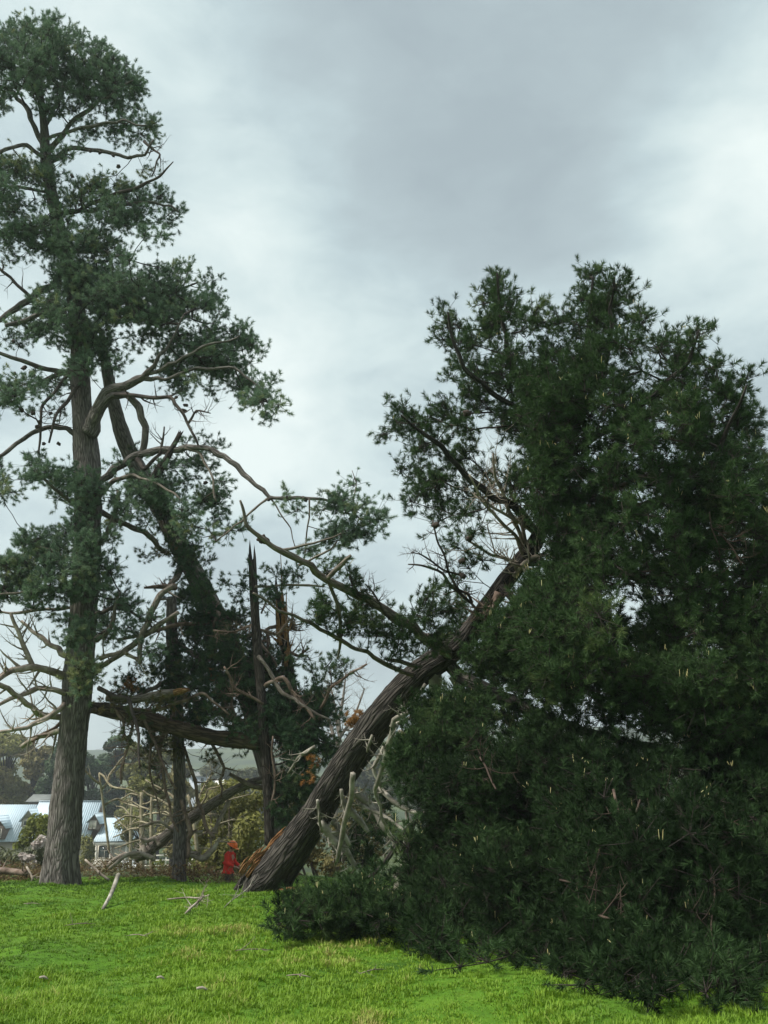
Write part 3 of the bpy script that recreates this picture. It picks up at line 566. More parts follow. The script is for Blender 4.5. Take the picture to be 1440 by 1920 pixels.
deads(snap, [[(478,1170,0,3),(440,1185,-.3,2.5),(400,1182,-.5,2)],[(490,1290,0,4),(530,1270,-.2,4),(560,1310,-.3,4),(590,1350,-.5,2.5)],[(500,1560,0,3),(515,1480,-.2,2.5),(512,1380,-.3,2)],[(480,1180,.2,3),(520,1190,.2,3),(545,1160,.2,2)],[(494,1320,-.2,3),(440,1290,-.5,3),(420,1250,-.8,2)],[(600,1330,-.3,3),(620,1290,-.5,3),(660,1260,-.6,2.5),(688,1245,-.7,2)]], TWIG_R, 27.2, 10, .7, 2)
rust(snap, [(668,1349,12,9,3.5),(676,1342,7,10,3),(660,1346,7,6,3),(590,1430,14,14,.35),(578,1450,10,10,.4)], 25.5, .02)

split = thing('splintered_trunk', 'pale torn and splintered trunk hung with broken branches, right of the snapped dark trunk', 'tree trunk', P(560, 1600, 29))
a = Acc(); tube(a, pix([(566,1600,29,9),(560,1450,29,9.5),(552,1330,29,10),(541,1245,29,9),(533,1200,29,10),(528,1160,29,11),(524,1120,29,8)]), 16, .1, .12, 0, .4); part('trunk', a, BARK_R, split, True)
a = Acc()
for (x0, y0, x1, y1, r) in [(522,1195,518,1128,5),(530,1190,528,1100,5),(536,1200,537,1120,4.5),(526,1210,520,1150,5),(538,1190,548,1165,3),(534,1225,549,1203,3),(524,1205,508,1192,3),(528,1130,526,1035,1.6),(535,1250,540,1200,5)]:
    tube(a, pix([(x0, y0, 28.7, r), ((x0+x1)/2+rng.normal(0, 2), (y0+y1)/2, 28.65, r*.8), (x1, y1, 28.6, .6)]), 6, .1, .2, 0, .15)
part('torn_wood', a, WOOD, split)
deads(split, [[(535,1220,0,4),(560,1230,-.3,3),(580,1215,-.4,2)],[(525,1240,0,5),(500,1250,-.3,5),(480,1230,-.5,3)],[(520,1270,0,6),(545,1290,-.4,6),(570,1320,-.6,5),(580,1350,-.7,3)],[(528,1140,0,3),(505,1120,-.3,2),(490,1150,-.5,2)],[(528,1170,0,4),(500,1180,-.3,3),(505,1240,-.4,3),(510,1280,-.4,2)],[(540,1180,0,5),(552,1168,-.2,4)],[(535,1260,-.2,3),(490,1290,-.6,3),(470,1330,-.8,2)]], TWIG_R, 29, 12, .7, 2)

# fallen stems between the trunks
fl = thing('fallen_bough', 'thick broken bough lying level behind the tall pine, torn end towards the snapped trunk', 'fallen tree', P(330, 1400, 28.6))
a = Acc(); tube(a, pix([(150,1322,28.4,10),(200,1332,28.2,13),(260,1345,28,14),(320,1362,27.9,15),(390,1380,27.8,15),(450,1388,27.7,15),(494,1395,27.7,13)]), 18, .1, .12, 0, .2); part('trunk', a, bark('bark_mossy_bough', (.03, .022, .015), (.085, .062, .042), (.15, .11, .07), 10), fl, True)
a = Acc(); tube(a, pix([(200,1310,27.4,6),(250,1312,27.2,7),(300,1302,27,8),(340,1297,26.9,6)]), 10, .1, .15, 0, .12); part('limb', a, BARK_P, fl, True)
a = Acc(); tube(a, pix([(326,1299,26.8,6),(338,1296,26.78,6.5),(348,1294,26.75,4)]), 10, .05, .1, 0, .08); part('torn_wood', a, WOOD, fl)
deads(fl, [[(240,1330,0,4),(300,1330,-.4,4),(380,1300,-.8,3),(430,1340,-1,2)],[(430,1380,0,4),(440,1340,-.3,3),(430,1290,-.5,2)],[(250,1350,0,3),(240,1400,-.3,3),(228,1470,-.5,2)],[(180,1330,.2,5),(120,1350,.4,4),(60,1390,.6,3)],[(270,1350,-.3,3),(300,1420,-.5,2.5),(330,1480,-.6,2)],[(200,1300,-.6,3),(222,1340,-.8,3),(238,1390,-.9,2)]], TWIG_R, 27.8, 12, .8, 2)
cb = thing('fallen_branch', 'light brown broken bough propped diagonally behind the slim upright pine', 'fallen branch', P(300, 1600, 30))
a = Acc(); tube(a, pix([(255,1612,30.4,5),(272,1602,30.3,9),(285,1590,30.3,11),(315,1565,30.2,11),(350,1540,30.1,10),(390,1513,29.9,9.5),(430,1487,29.7,9),(470,1468,29.5,8),(498,1462,29.4,6)]), 12, .12, .1, 0, .12); part('trunk', a, BARK_P, cb, True)
a = Acc(); tube(a, pix([(497,1478,29.3,4),(470,1472,29.3,5),(430,1451,29.2,3)]), 8, .1); part('limb', a, TWIG_P, cb, True)
deads(cb, [[(300,1585,0,6),(290,1572,0,5),(275,1577,-.1,4),(262,1570,-.2,2)],[(265,1605,0,5),(235,1602,-.1,5),(210,1615,-.3,4),(190,1635,-.4,3)],[(275,1600,0,6),(268,1588,0,5),(262,1600,0,4)],[(330,1560,-.2,3),(300,1540,-.4,3),(260,1550,-.5,2)],[(352,1600,-.5,6),(380,1610,-.6,7),(402,1590,-.7,5),(412,1570,-.7,2)],[(380,1560,-.5,3),(350,1560,-.6,3),(350,1610,-.7,2)],[(430,1500,-.2,5),(410,1540,-.4,4),(395,1580,-.5,3)]], TWIG_P, 30.1, 5, .6, 2)

# ------------------------------------------------------------------ the big leaning pine
TR = brush_templates(52, .115, .0098, .13, 6, 1.05); TRn = brush_templates(40, .16, .0105, .19)
big = thing('leaning_pine', 'huge dark pine leaning right, its trunk rising from the grass beside the worker', 'tree', P(495, 1668, 25))
nb = Net(90000)
YT = lambda v: float(np.interp(v, [500, 1045, 1265, 1480, 1670], [16.5, 18.3, 20.6, 22.8, 25]))
tr = [(478,1690,28),(500,1655,38),(530,1618,35),(565,1568,31),(592,1530,30),(620,1482,29),(655,1428,29),(698,1365,29),(742,1310,28),(788,1262,26),(832,1232,24),(872,1198,20),(905,1150,17),(940,1100,16),(975,1055,16),(1010,1005,14),(1045,910,12),(1075,800,10),(1098,670,7),(1112,520,2)]
a = Acc(); c = tube(a, pix([(u, v, YT(v), r) for (u, v, r) in tr]), 44, .08, .08, 0, 0, .25); part('trunk', a, BARK_R, big, True); nb.seed(c[len(c)//2:], 2)
R_ = lambda rows: [[(u, v, YT(v)+d, r) for (u, v, d, r) in l] for l in rows]
limbs(big, nb, R_([
 [(835,1235,0,14),(862,1268,-.5,13),(900,1288,-1.2,13),(945,1310,-1.8,13),(1000,1335,-2.6,11),(1045,1356,-3.2,10),(1120,1378,-4,9),(1220,1400,-4.6,8),(1330,1420,-5,6),(1440,1440,-5.2,4)],
 [(1045,1356,-3.2,8),(1030,1450,-4,7),(1000,1560,-5,6),(960,1680,-6.4,4),(930,1760,-7.6,3)],
 [(1120,1378,-4,8),(1150,1500,-5.4,7),(1160,1650,-7.4,5),(1150,1780,-9.4,3)],
 [(1220,1400,-4.6,7),(1270,1520,-5.8,6),(1310,1680,-8,5),(1330,1820,-10.6,3)],
 [(1330,1420,-5,6),(1400,1560,-6.2,5),(1440,1700,-8.4,4)],
 [(900,1288,-1.2,8),(860,1400,-2.4,7),(800,1520,-3.4,6),(700,1640,-4.6,4),(600,1700,-5,3)],
 [(1010,1005,0,9),(950,940,-.5,7),(890,905,-.8,6),(840,855,-1,5),(790,810,-1.2,4),(752,778,-1.3,2)],
 [(1050,900,0,8),(1005,790,.2,7),(965,690,.2,5),(940,600,.2,4),(932,512,.2,2)],
 [(1000,780,.2,6),(920,735,-.3,5),(870,690,-.6,4),(850,640,-.6,3),(840,585,-.6,2)],
 [(1080,790,-.2,6),(1130,700,-.5,5),(1148,610,-.6,4),(1152,520,-.6,2)],
 [(1070,850,-.4,8),(1150,800,-1,7),(1230,740,-1.5,5),(1290,680,-1.8,4),(1311,618,-1.9,2)],
 [(1040,930,-.3,9),(1120,935,-1,9),(1190,955,-1.6,9),(1280,930,-2.2,7),(1350,840,-2.6,5),(1400,722,-2.8,2)],
 [(975,1055,0,9),(1060,1060,-.9,8),(1180,1080,-1.9,7),(1300,1080,-2.8,6),(1440,1060,-3.6,4)],
 [(940,1100,-.2,8),(1020,1170,-1.6,7),(1150,1230,-2.8,6),(1300,1260,-3.8,5),(1440,1250,-4.6,4)]]), BARK_R, 10)
limbs(big, nb, R_([
 [(845,1228,-.1,13),(800,1198,-.3,11),(760,1168,-.5,9.5),(705,1133,-.7,8.5),(655,1108,-.9,8),(610,1086,-1.1,7),(565,1052,-1.3,6),(525,1032,-1.4,5.5),(495,1012,-1.5,5),(463,986,-1.6,4),(457,960,-1.6,3),(450,938,-1.6,2)],
 [(778,1268,-.2,5),(762,1262,-.4,4.5),(700,1232,-.7,4.2),(650,1207,-1,4),(600,1180,-1.2,3.8),(550,1153,-1.5,3),(505,1130,-1.8,2.4),(475,1112,-2,2)],
 [(612,1086,-1.1,4.5),(632,1066,-1.1,5),(650,1048,-1.1,4),(658,1041,-1.1,3)],
 [(525,1032,-1.4,3),(570,1022,-1.3,2.6),(610,1012,-1.2,2),(640,1000,-1.2,1.5)],
 [(560,1060,-1.3,2.5),(590,1045,-1.2,2.2),(620,1030,-1.2,1.8),(632,1015,-1.2,1.4)],
 [(618,1095,-1,4),(632,1130,-1,4),(638,1165,-1,3.6),(638,1205,-1,3),(632,1235,-1,1.5)],
 [(790,1250,-1,4),(750,1240,-1.2,4),(724,1236,-1.3,3)]]), BARK_P, 9, pen=.5)
def seg_dist(u, v, rows):
    p = np.array([q[:2] for q in rows], float); a_, b_ = p[:-1], p[1:]; d = b_-a_; t_ = np.clip((([u, v]-a_)*d).sum(1)/(d**2).sum(1), 0, 1); return np.sqrt((([u, v]-a_-d*t_[:, None])**2).sum(1)).min()
TRK = [q for q in tr if q[1] >= 1262]; TRK2 = [(880,1190),(905,1150),(940,1100),(975,1055),(1000,1020)]; LMB = [(862,1268),(900,1288),(945,1310),(1000,1335),(1040,1355)]
def clear(u, v, Y):            # keeps boughs from hanging right in front of the stems one sees
    return Y < YT(v)+.6 and (seg_dist(u, v, TRK) < 52 or seg_dist(u, v, TRK2) < 40 or seg_dist(u, v, LMB) < 30)
def YR(u, v): return float(np.interp(v, [500, 1000, 1400, 1600, 1700, 1800, 1900], [16.5, 16.3, 15.2, 14.4, 13.6, 12.2, 10.2]))+float(np.interp(u, [600, 800, 1000, 1150], [4.2, 3, 1, 0]))*float(np.interp(v, [1000, 1300, 1650, 1800], [.8, 1, .75, .2]))
top = [(905,675),(950,625),(1000,615),(1050,630),(1085,605),(1120,575),(1165,585),(1205,645),(1250,650),(1285,680),(1330,700),(1370,745),(1400,790),(1440,830),(1540,900),(1560,1100),(1540,1400),(1440,1440),(1300,1420),(1150,1370),(1050,1330),(960,1290),(905,1240),(890,1180),(940,1120),(1000,1060),(985,1000),(950,960),(935,900),(960,850),(930,790),(880,720),(890,680)]
low = [(790,1390),(850,1330),(960,1340),(1100,1380),(1300,1390),(1540,1400),(1600,1600),(1600,1850),(1440,1835),(1410,1862),(1390,1880),(1300,1880),(1200,1862),(1070,1845),(1030,1822),(930,1800),(890,1818),(835,1810),(815,1780),(760,1750),(690,1742),(600,1745),(530,1735),(520,1722),(600,1696),(650,1680),(720,1665),(775,1600),(785,1540),(770,1470)]
T1, n1_ = poly_tips(top, 2000, YR, 2.4, [(955,975,50,48,.95),(1160,935,55,28,.95),(1000,870,40,20,.6),(1220,1010,60,16,.6),(1180,1150,50,18,.5),(1100,1080,50,14,.6),(1060,700,30,14,.5),(1000,760,30,16,.5),(1200,760,40,12,.4),(1080,1130,40,14,.6),(1350,1150,40,14,.5),(1180,1340,26,12,.8),(1350,1350,40,14,.6)], relief=.7, avoid=clear)
T2, n2_ = poly_tips(low, 1900, YR, 2.2, [(770,1640,45,22,.8),(870,1650,30,20,.9),(740,1530,30,40,.5),(1160,1400,60,14,.9),(1240,1540,60,40,.4),(1130,1690,90,22,.35),(860,1350,60,20,.5)], tint=-.34, relief=.8, avoid=clear)  # negative tint paints the lower crown's deep shade into its needles
bl = [(932,512,9,16,1.6),(930,540,17,16,1.3),(905,552,9,9,1.5),(945,562,20,16,1.2),(938,590,28,22),(968,590,16,12),(915,610,16,14),(840,578,8,9,1.8),(846,598,13,13,1.3),(832,618,11,9,1.3),(852,645,17,13,1.2),(880,632,18,13,1.1),(868,682,18,13),(898,700,20,18),(850,705,11,10,1.1),(885,740,20,16),(880,775,14,10,.8),
 (1110,512,11,16,1.5),(1150,522,11,15,1.5),(1100,545,17,17,1.2),(1132,560,28,22,1.2),(1188,588,16,12,1.2),(1203,600,9,9,1.4),(1000,588,22,13,1.1),(1042,590,22,12,1.1),(1062,584,7,6,1.5),(1088,590,12,12),(1170,545,12,14,1.1),
 (1311,612,7,12,1.6),(1300,640,14,16,1.3),(1282,662,16,14,1.2),(1340,680,12,12,1.3),(1330,705,16,12,1.2),(1402,712,9,8,1.6),(1383,728,15,11,1.2),(1360,745,18,11,1.1),(1240,630,18,14),(1350,720,12,10),
 (748,768,11,10,1.5),(722,812,8,4,1.4),(745,800,13,10,1.1),(775,800,22,17),(805,785,14,12),(832,758,9,9,1.3),(842,790,20,16),(868,805,16,14),(782,838,20,12,.9),(812,830,20,14,.9),(758,882,10,8,1.1),(790,888,18,14,.8),(792,922,20,14,1.1),(772,942,9,8,1.1),(822,905,28,18,1),(850,860,22,16,.9),(880,850,18,16,.8),(832,950,20,13),(868,968,20,13,.9),(890,1002,9,8,1.3),(825,980,12,8,.8),(900,940,20,12,.5),(870,920,22,14,.7),(910,890,20,18,.6),(905,770,12,12,.6),
 (855,1020,6,9,.5),(905,1050,12,8,.7),(880,1065,9,7,.7),
 (820,1110,20,18,.55),(792,1120,16,14,.5),(850,1092,14,10,.5),(832,1145,24,18,.9),(795,1152,24,18,.9),(868,1150,18,14,.7),(855,1185,34,24,1.2),(802,1200,36,16,1.1),(760,1180,24,14,1),(872,1215,26,18,1.2),(900,1190,20,18,1),(790,1225,26,10,1),(840,1222,28,16,1.2),
 (622,1140,26,20,1),(600,1162,20,16,.9),(640,1175,26,13,.9),(682,1162,34,20,1.1),(712,1182,34,16,1.1),(742,1212,24,11,1),(668,1112,16,12,.9),(652,1092,16,10,.8),(745,1228,18,7,.8),(690,1130,20,12,.8),(612,1075,16,6,1,0,.35),
 (900,1255,30,18),(940,1280,26,16,.8),(960,1240,26,24),(850,1340,40,20,.9),(790,1400,26,24,.8),(760,1450,18,26,.8),(780,1330,20,14,.5),(820,1370,34,20),
 (640,1695,26,10,.8,-1),(580,1716,30,12,1.1,-1),(545,1725,24,12,1,-1),(620,1700,40,24,1,-1),(680,1690,36,28,1,-1),(760,1590,20,24,.7,-1),(740,1720,34,22,1,-.6,-.2),(790,1745,34,22,1,-.6,-.2),(830,1775,30,24,1,-.4,-.2),(700,1715,30,18,1,-.6,-.1),(655,1725,30,14,1,-.4,-.1),(670,1570,24,24,1,7.4,-.3),(710,1510,26,28,1,7.2,-.3),(735,1450,24,28,1,6.6,-.3),(760,1390,24,26,1,6,-.3),(700,1610,26,20,1,6.6,-.3),(650,1610,20,14,.8,7.6,-.2),(720,1560,24,24,1,6.6,-.3),(745,1350,16,18,.8,5.6,-.3)]  # negative tints paint shade into the low boughs and those behind the trunk
bl += [(905,1320,26,20,1.2,1.2),(960,1345,30,18,1.2,1.2),(870,1330,24,20,1.1,1.2),(1000,1360,28,14,1.2,1.2),(925,1262,22,12,1,1.5),(985,1290,26,16,1,1.5),(1040,1320,26,18,1,1.2)]
bl = [(b[0], b[1]+14, *b[2:]) if b[1] < 640 else b for b in bl]; bl = [(*b[:4], (b[4] if len(b) > 4 else 1)*1.45, *b[5:]) if (b[0] < 905 and b[1] < 1010) or b[1] < 640 else b for b in bl]
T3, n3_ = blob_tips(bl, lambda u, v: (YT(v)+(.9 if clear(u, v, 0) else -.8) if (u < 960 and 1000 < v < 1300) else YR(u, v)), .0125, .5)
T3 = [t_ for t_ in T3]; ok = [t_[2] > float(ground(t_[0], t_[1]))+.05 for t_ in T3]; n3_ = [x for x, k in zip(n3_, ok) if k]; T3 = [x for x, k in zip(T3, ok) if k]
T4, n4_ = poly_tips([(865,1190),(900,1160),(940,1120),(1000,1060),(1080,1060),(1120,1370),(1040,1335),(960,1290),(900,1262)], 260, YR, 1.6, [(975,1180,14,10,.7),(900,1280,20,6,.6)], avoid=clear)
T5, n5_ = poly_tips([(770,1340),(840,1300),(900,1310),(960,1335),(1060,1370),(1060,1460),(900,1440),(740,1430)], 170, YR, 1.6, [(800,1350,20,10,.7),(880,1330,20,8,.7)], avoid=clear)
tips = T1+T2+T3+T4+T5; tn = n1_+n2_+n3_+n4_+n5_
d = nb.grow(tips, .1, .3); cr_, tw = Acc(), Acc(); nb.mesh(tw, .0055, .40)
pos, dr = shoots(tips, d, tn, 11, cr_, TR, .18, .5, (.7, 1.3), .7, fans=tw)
crown = part('crown', cr_, NEEDLE_R, big); part('twigs', tw, TWIG, crown)
# upright pale candles on the outer shoots
a = Acc(); sel = rng.choice(len(pos), 1000, replace=False); cand = 0
for i in sel:
    p = pos[i]+nz(dr[i]+np.array([0, 0, .6]))*.16; l = rng.uniform(.03, .14)
    for _ in range(rng.integers(1, 4)):
        q = p+rng.normal(0, .02, 3); tp = q+np.array([rng.normal(0, .02), rng.normal(0, .02), l*rng.uniform(.6, 1.1)])
        tube(a, np.array([np.append(q, .004), np.append((q+tp)/2, .005), np.append(tp, .002)]), 4, .2, 0, rng.uniform(-.4, .4)); 
part('candle_shoots', a, CANDLE, crown, kind='stuff')
# dead limbs of the leaning pine
def deadR(rows, m, n=6, ln=.6, lvl=2, name='dead_branch', face=False, **k):
    for L_ in ([[(u, v, YR(u, v)-1.9, r*.7) for (u, v, d, r) in l] for l in rows] if face else R_(rows)):
        a = Acc(); dead(a, pix(L_), n, ln, lvl, **k); part(name, a, m, big, True)
deadR([[(798,1282,-.7,4),(780,1310,-.9,4),(765,1335,-1,4),(738,1350,-1.1,5),(732,1385,-1.2,6),(722,1425,-1.3,6),(710,1460,-1.4,5),(703,1480,-1.4,4),(715,1530,-1.6,3),(735,1575,-1.8,2.5),(760,1605,-2,2)],
 [(662,1450,-.9,6),(660,1480,-1,6),(655,1510,-1,5.5),(645,1545,-1.1,5),(638,1585,-1.2,4.5),(632,1615,-1.3,3.5)],
 [(665,1485,-.2,7),(700,1512,-.6,6.5),(725,1535,-1,4)],[(640,1500,-.4,7),(665,1530,-.6,7),(690,1560,-.9,4)],[(600,1540,-.6,8),(620,1570,-.8,8),(645,1600,-1,5)],[(618,1535,-.2,6),(640,1560,-.4,6),(655,1585,-.6,4)],
 [(815,1260,-.2,13),(816,1290,-.4,13),(815,1325,-.6,10)],[(848,1268,-.3,9),(862,1295,-.5,8),(880,1330,-.7,6)],[(705,1465,-.6,5),(740,1505,-1.6,5),(790,1530,-2.4,4)],[(690,1500,-.4,6),(712,1540,-1.2,6),(745,1590,-2,5)],[(625,1560,-.3,6),(650,1595,-.7,6),(668,1630,-1,5)],[(720,1400,-.8,4),(700,1440,-1,4),(715,1475,-1.2,3.5)],[(732,1362,-.8,3),(770,1345,-1.2,3),(800,1318,-1.6,3)],[(640,1480,-.6,4),(652,1530,-.9,4)],[(745,1600,-2.4,3.5),(770,1570,-2.6,3),(772,1545,-2.8,2.5)],[(670,1500,-.2,4),(735,1540,-1.6,3.6),(770,1560,-2.6,3)],
 [(750,1370,-.8,5),(752,1400,-.9,5),(757,1440,-1,5)],[(595,1500,-.9,3),(598,1530,-1,3),(605,1560,-1,2.5)],[(698,1378,-1,2.5),(692,1395,-1.1,3),(688,1410,-1.1,2)],
 [(765,1605,-2.4,4),(745,1640,-2.6,4.5),(740,1680,-3,4.5),(720,1740,-3.6,3)],[(740,1640,-2.8,5),(765,1680,-3.6,7),(793,1718,-4.2,6)],[(748,1660,-3,4),(758,1695,-3.4,4),(768,1725,-3.8,3)],
 [(800,1580,-4,3),(815,1625,-4.2,3.5),(840,1650,-4.6,3)],[(818,1620,-4.3,4),(819,1650,-4.4,4),(818,1675,-4.5,3)],[(850,1640,-4.6,5),(875,1680,-5.4,4)],[(590,1400,.5,4),(560,1420,.6,3),(540,1450,.6,2)]], LICHEN, 7, .45, 2)
deadR([[(985,1050,0,4),(970,1010,-.3,4),(945,985,-.5,3.5),(905,940,-.7,3),(880,890,-.9,2)],[(980,1030,0,4),(955,960,-.4,4),(930,900,-.7,3),(925,850,-.9,2)],[(975,1060,-.2,4),(920,1040,-.5,3),(880,1015,-.8,2)],[(985,1020,0,5),(975,970,-.2,4),(960,930,-.4,3),(950,890,-.5,2)],
 [(965,1080,-.3,6),(985,1055,-.4,5),(1020,1040,-.5,4)],[(1000,1000,-.2,3),(940,960,-.5,3),(890,925,-.8,2)]], TWIG_P, 12, .75, 2)
deadR([[(1120,945,-1.2,7),(1150,920,-1.5,6),(1180,905,-1.7,4)],[(1100,950,-1,5),(1150,955,-1.6,5),(1200,945,-2,3)],[(1060,1040,-1,5),(1130,1060,-2,4),(1190,1100,-2.4,3)],[(1000,1110,-.8,6),(960,1130,-.8,5),(1010,1160,-1,4)],[(935,1110,-.5,9),(920,1145,-.8,8),(900,1160,-.9,6)]], TWIG_R, 12, .7, 2)
deadR([[(895,1145,-.6,3),(860,1110,-.8,3),(830,1075,-.9,2.6),(790,1060,-1,2),(765,1058,-1,1.2)],[(885,1130,-.6,3),(850,1090,-.8,2.4),(822,1020,-1,2),(811,975,-1,1.4)],[(870,1080,-.9,2.4),(830,1068,-1,2),(790,1040,-1.1,1.6),(770,1035,-1.1,1)],[(700,1140,-.8,3),(670,1110,-.9,2.6),(655,1082,-.9,2)],[(730,1160,-.8,2.5),(705,1120,-1,2),(685,1095,-1,1.4)]], TWIG, 10, .5, 2)
deadR([[(1150,1480,-6.2,4),(1180,1560,-6.8,4),(1200,1640,-7.4,3)],[(1260,1500,-7,4),(1300,1560,-7.4,4),(1360,1600,-7.8,3)],[(1080,1700,-8.8,4),(1140,1722,-9.2,4),(1190,1720,-9.4,3)],[(1050,1650,-8,3),(1120,1670,-8.4,3),(1200,1690,-9,2)],[(1330,1620,-8,3),(1340,1680,-8.6,3),(1335,1760,-9.4,2)],[(1200,1500,-6.6,3),(1180,1560,-7,3),(1190,1600,-7.2,2)],[(1220,1580,-7.2,3),(1300,1570,-7.6,3),(1380,1620,-8,2)],[(900,1420,-3.6,3),(930,1480,-4.4,3)],[(1350,1000,-4.4,3),(1390,1060,-4.6,3)],[(1330,960,-4.2,2),(1350,1040,-4.4,2)]], TWIG_R, 7, .55, 2, face=True, tint=-.4)
for (u, v) in [(817,985),(866,1052),(868,1080),(638,1190),(493,1010),(498,1014),(488,1012),(875,775),(1010,800),(880,1010)]: 
    cone(big, u, v, YT(v)-1.2 if u < 900 and v > 900 else 16, 1.1)
a = Acc()
for _ in range(44):
    f = rng.uniform(0, 1); u0 = 455+f*60+rng.normal(0, 4); v0 = 1632-f*56+rng.normal(0, 6); l = rng.uniform(18, 44)
    tube(a, pix([(u0, v0+8, 24.5, 2.2), (u0+l*.35, v0-l*.28, 24.45, 1.9), (u0+l*.72, v0-l*.62, 24.4, .5)]), 5, .1, .2, rng.uniform(-.3, .3))
part('torn_wood', a, WOOD, big, label='freshly torn orange wood down the left side of the trunk base')
a = Acc()
for _ in range(16):
    f = rng.uniform(0, 1); u0 = 440+f*50; v0 = 1662-f*40; l = rng.uniform(20, 50)
    tube(a, pix([(u0, v0+8, 25.4, 5), (u0+l*.4, v0-l*.4, 25.3, 4), (u0+l*.7, v0-l*.8, 25.2, 1)]), 6, .1, .2, 0)
part('bark_slabs', a, BARK_D, big)

# sawn slice of wood and other loose bits on the grass
def gpt(u, v, up=.03): p = GP(u, v); p[2] += up; return p
p = gpt(545, 1673, .06); a = Acc(); ball(a, p, .2, 14, 6, (1.3, .5, .28), .25); solo('wood_chunk', a, WOOD, 'fresh orange sawn chunk of wood on the grass right of the leaning trunk foot', 'wood chunk', p)
p = P(514, 1588, 24.4); a = Acc(); tube(a, np.array([[p[0]-.12, p[1], p[2]-.08, .05], [p[0], p[1], p[2], .075], [p[0]+.12, p[1], p[2]+.07, .04]]), 7, .05, .2, .6); solo('wood_chunk', a, plain('fresh_yellow_wood', (.55, .45, .2), .8, .2, .15, 9), 'small yellow splinter of fresh wood lodged on the leaning trunk foot', 'wood chunk', p)
p = gpt(530, 1662, .06); a = Acc(); ball(a, p, .09, 10, 6, (.8, .6, 1.3), .25); solo('wood_chunk', a, TWIG_P, 'small pale upright wood chip beside the orange chunk at the trunk foot', 'wood chunk', p)
a = Acc(); p = gpt(192, 1706, 0); q = P(222, 1640, 21.4); dead(a, np.array([np.append(p, .035), np.append((p+q)/2+[.02, 0, -.03], .045), np.append(q, .05)]), 1, .15, 1, sides=9); solo('stick', a, LICHEN, 'thick pale stick poking up at a slant from the grass near the tall pine', 'stick', p)
a = Acc(); p = gpt(347, 1714, .0); q = P(382, 1680, 18.8); dead(a, np.array([np.append(p, .02), np.append((p+q)/2, .024), np.append(q, .02)]), 6, .4, 2, sides=6)
dead(a, np.array([np.append(gpt(313, 1690, .04), .012), np.append(gpt(352, 1692, .1), .02), np.append(P(392, 1678, 19.3), .012)]), 6, .35, 2); solo('fallen_branch', a, TWIG_P, 'forked pale branch lying on the grass below the slim upright pine', 'fallen branch', p)
a = Acc(); p = gpt(420, 1702, .0); q = P(468, 1662, 22); dead(a, np.array([np.append(p, .008), np.append((p+q)/2, .010), np.append(q, .012), np.append(P(478, 1640, 22.2), .006)]), 7, .4, 2); solo('twig', a, LICHEN, 'thin leafless twig slanting up from the grass in front of the leaning trunk foot', 'twig', p)
for (u, v, l, s) in [(300,1846,.08,'short pale wood chip in the near grass, left of the other near one'), (378,1868,.11,'longest pale wood chip in the near grass, lower of the pair'), (80,1846,.09,'bent pale twig bit in the near grass at the left')]:
    p = gpt(u, v, .07); a = Acc(); tube(a, np.array([[p[0]-l/2, p[1], p[2], .012], [p[0], p[1]+.02, p[2]+.004, .015], [p[0]+l/2, p[1]+.03, p[2]-.02, .008]]), 6, .05, .2, .9); solo('wood_chip', a, TWIG_P, s, 'wood chip', p, 'wood chips scattered in the near grass')

for (u, v, l, an, lb) in [(150,1740,.5,.4,'thin grey twig lying in the grass below the tall pine'),(260,1762,.35,-.5,'short brown twig lying in the mid grass, left of the forked branch'),(470,1790,.6,.2,'longest thin twig in the grass below the leaning pine foot'),(560,1840,.3,-.3,'small brown twig in the near grass left of the lower boughs'),(700,1830,.4,.7,'thin twig in the near grass just off the lower boughs'),(60,1700,.4,-.2,'grey twig in the far grass at the left edge')]:
    p = gpt(u, v, .05); d = np.array([math.cos(an), math.sin(an), 0])*l/2; a = Acc(); dead(a, np.array([np.append(p-d, .006), np.append(p+[0, 0, .02], .008), np.append(p+d, .003)]), 3, l*.4, 1, tint=.3, sides=5); solo('twig', a, TWIG_P, lb, 'twig', p, 'twigs scattered over the grass')

# ------------------------------------------------------------------ pine at the right edge
TB = brush_templates(50, .18, .015, .15, 6, 1.1)
pine('background_pine', 'paler pine at the right edge, standing behind the leaning pine', [(1470,1640,24,24),(1465,1400,24,22),(1460,1200,24,18),(1455,1000,24,14),(1450,850,24,8),(1445,770,24,3)], BARK_L, NEEDLE_B, lambda u, v: 23,
 blobs=[(1400,780,22,16,1.2),(1430,800,26,20,1.2),(1380,820,20,18,1),(1410,850,34,26,1.1),(1440,900,40,40,1),(1500,860,50,50),(1480,960,60,50),(1400,950,40,40,.9),(1420,1050,50,50,.9),(1500,1100,60,60),(1400,1180,50,50,.8),(1370,1300,50,40,.6),(1450,1300,50,50,.8),(1560,950,60,50),(1560,1080,60,60),(1540,1220,60,60),(1520,1340,60,50),(1480,1450,50,40),(1550,1500,50,50)],
 limbrows=[[(1455,1000,24,6),(1420,900,23.5,4),(1400,790,23,2)]], tmpl=TB, per=8, coverk=.007)

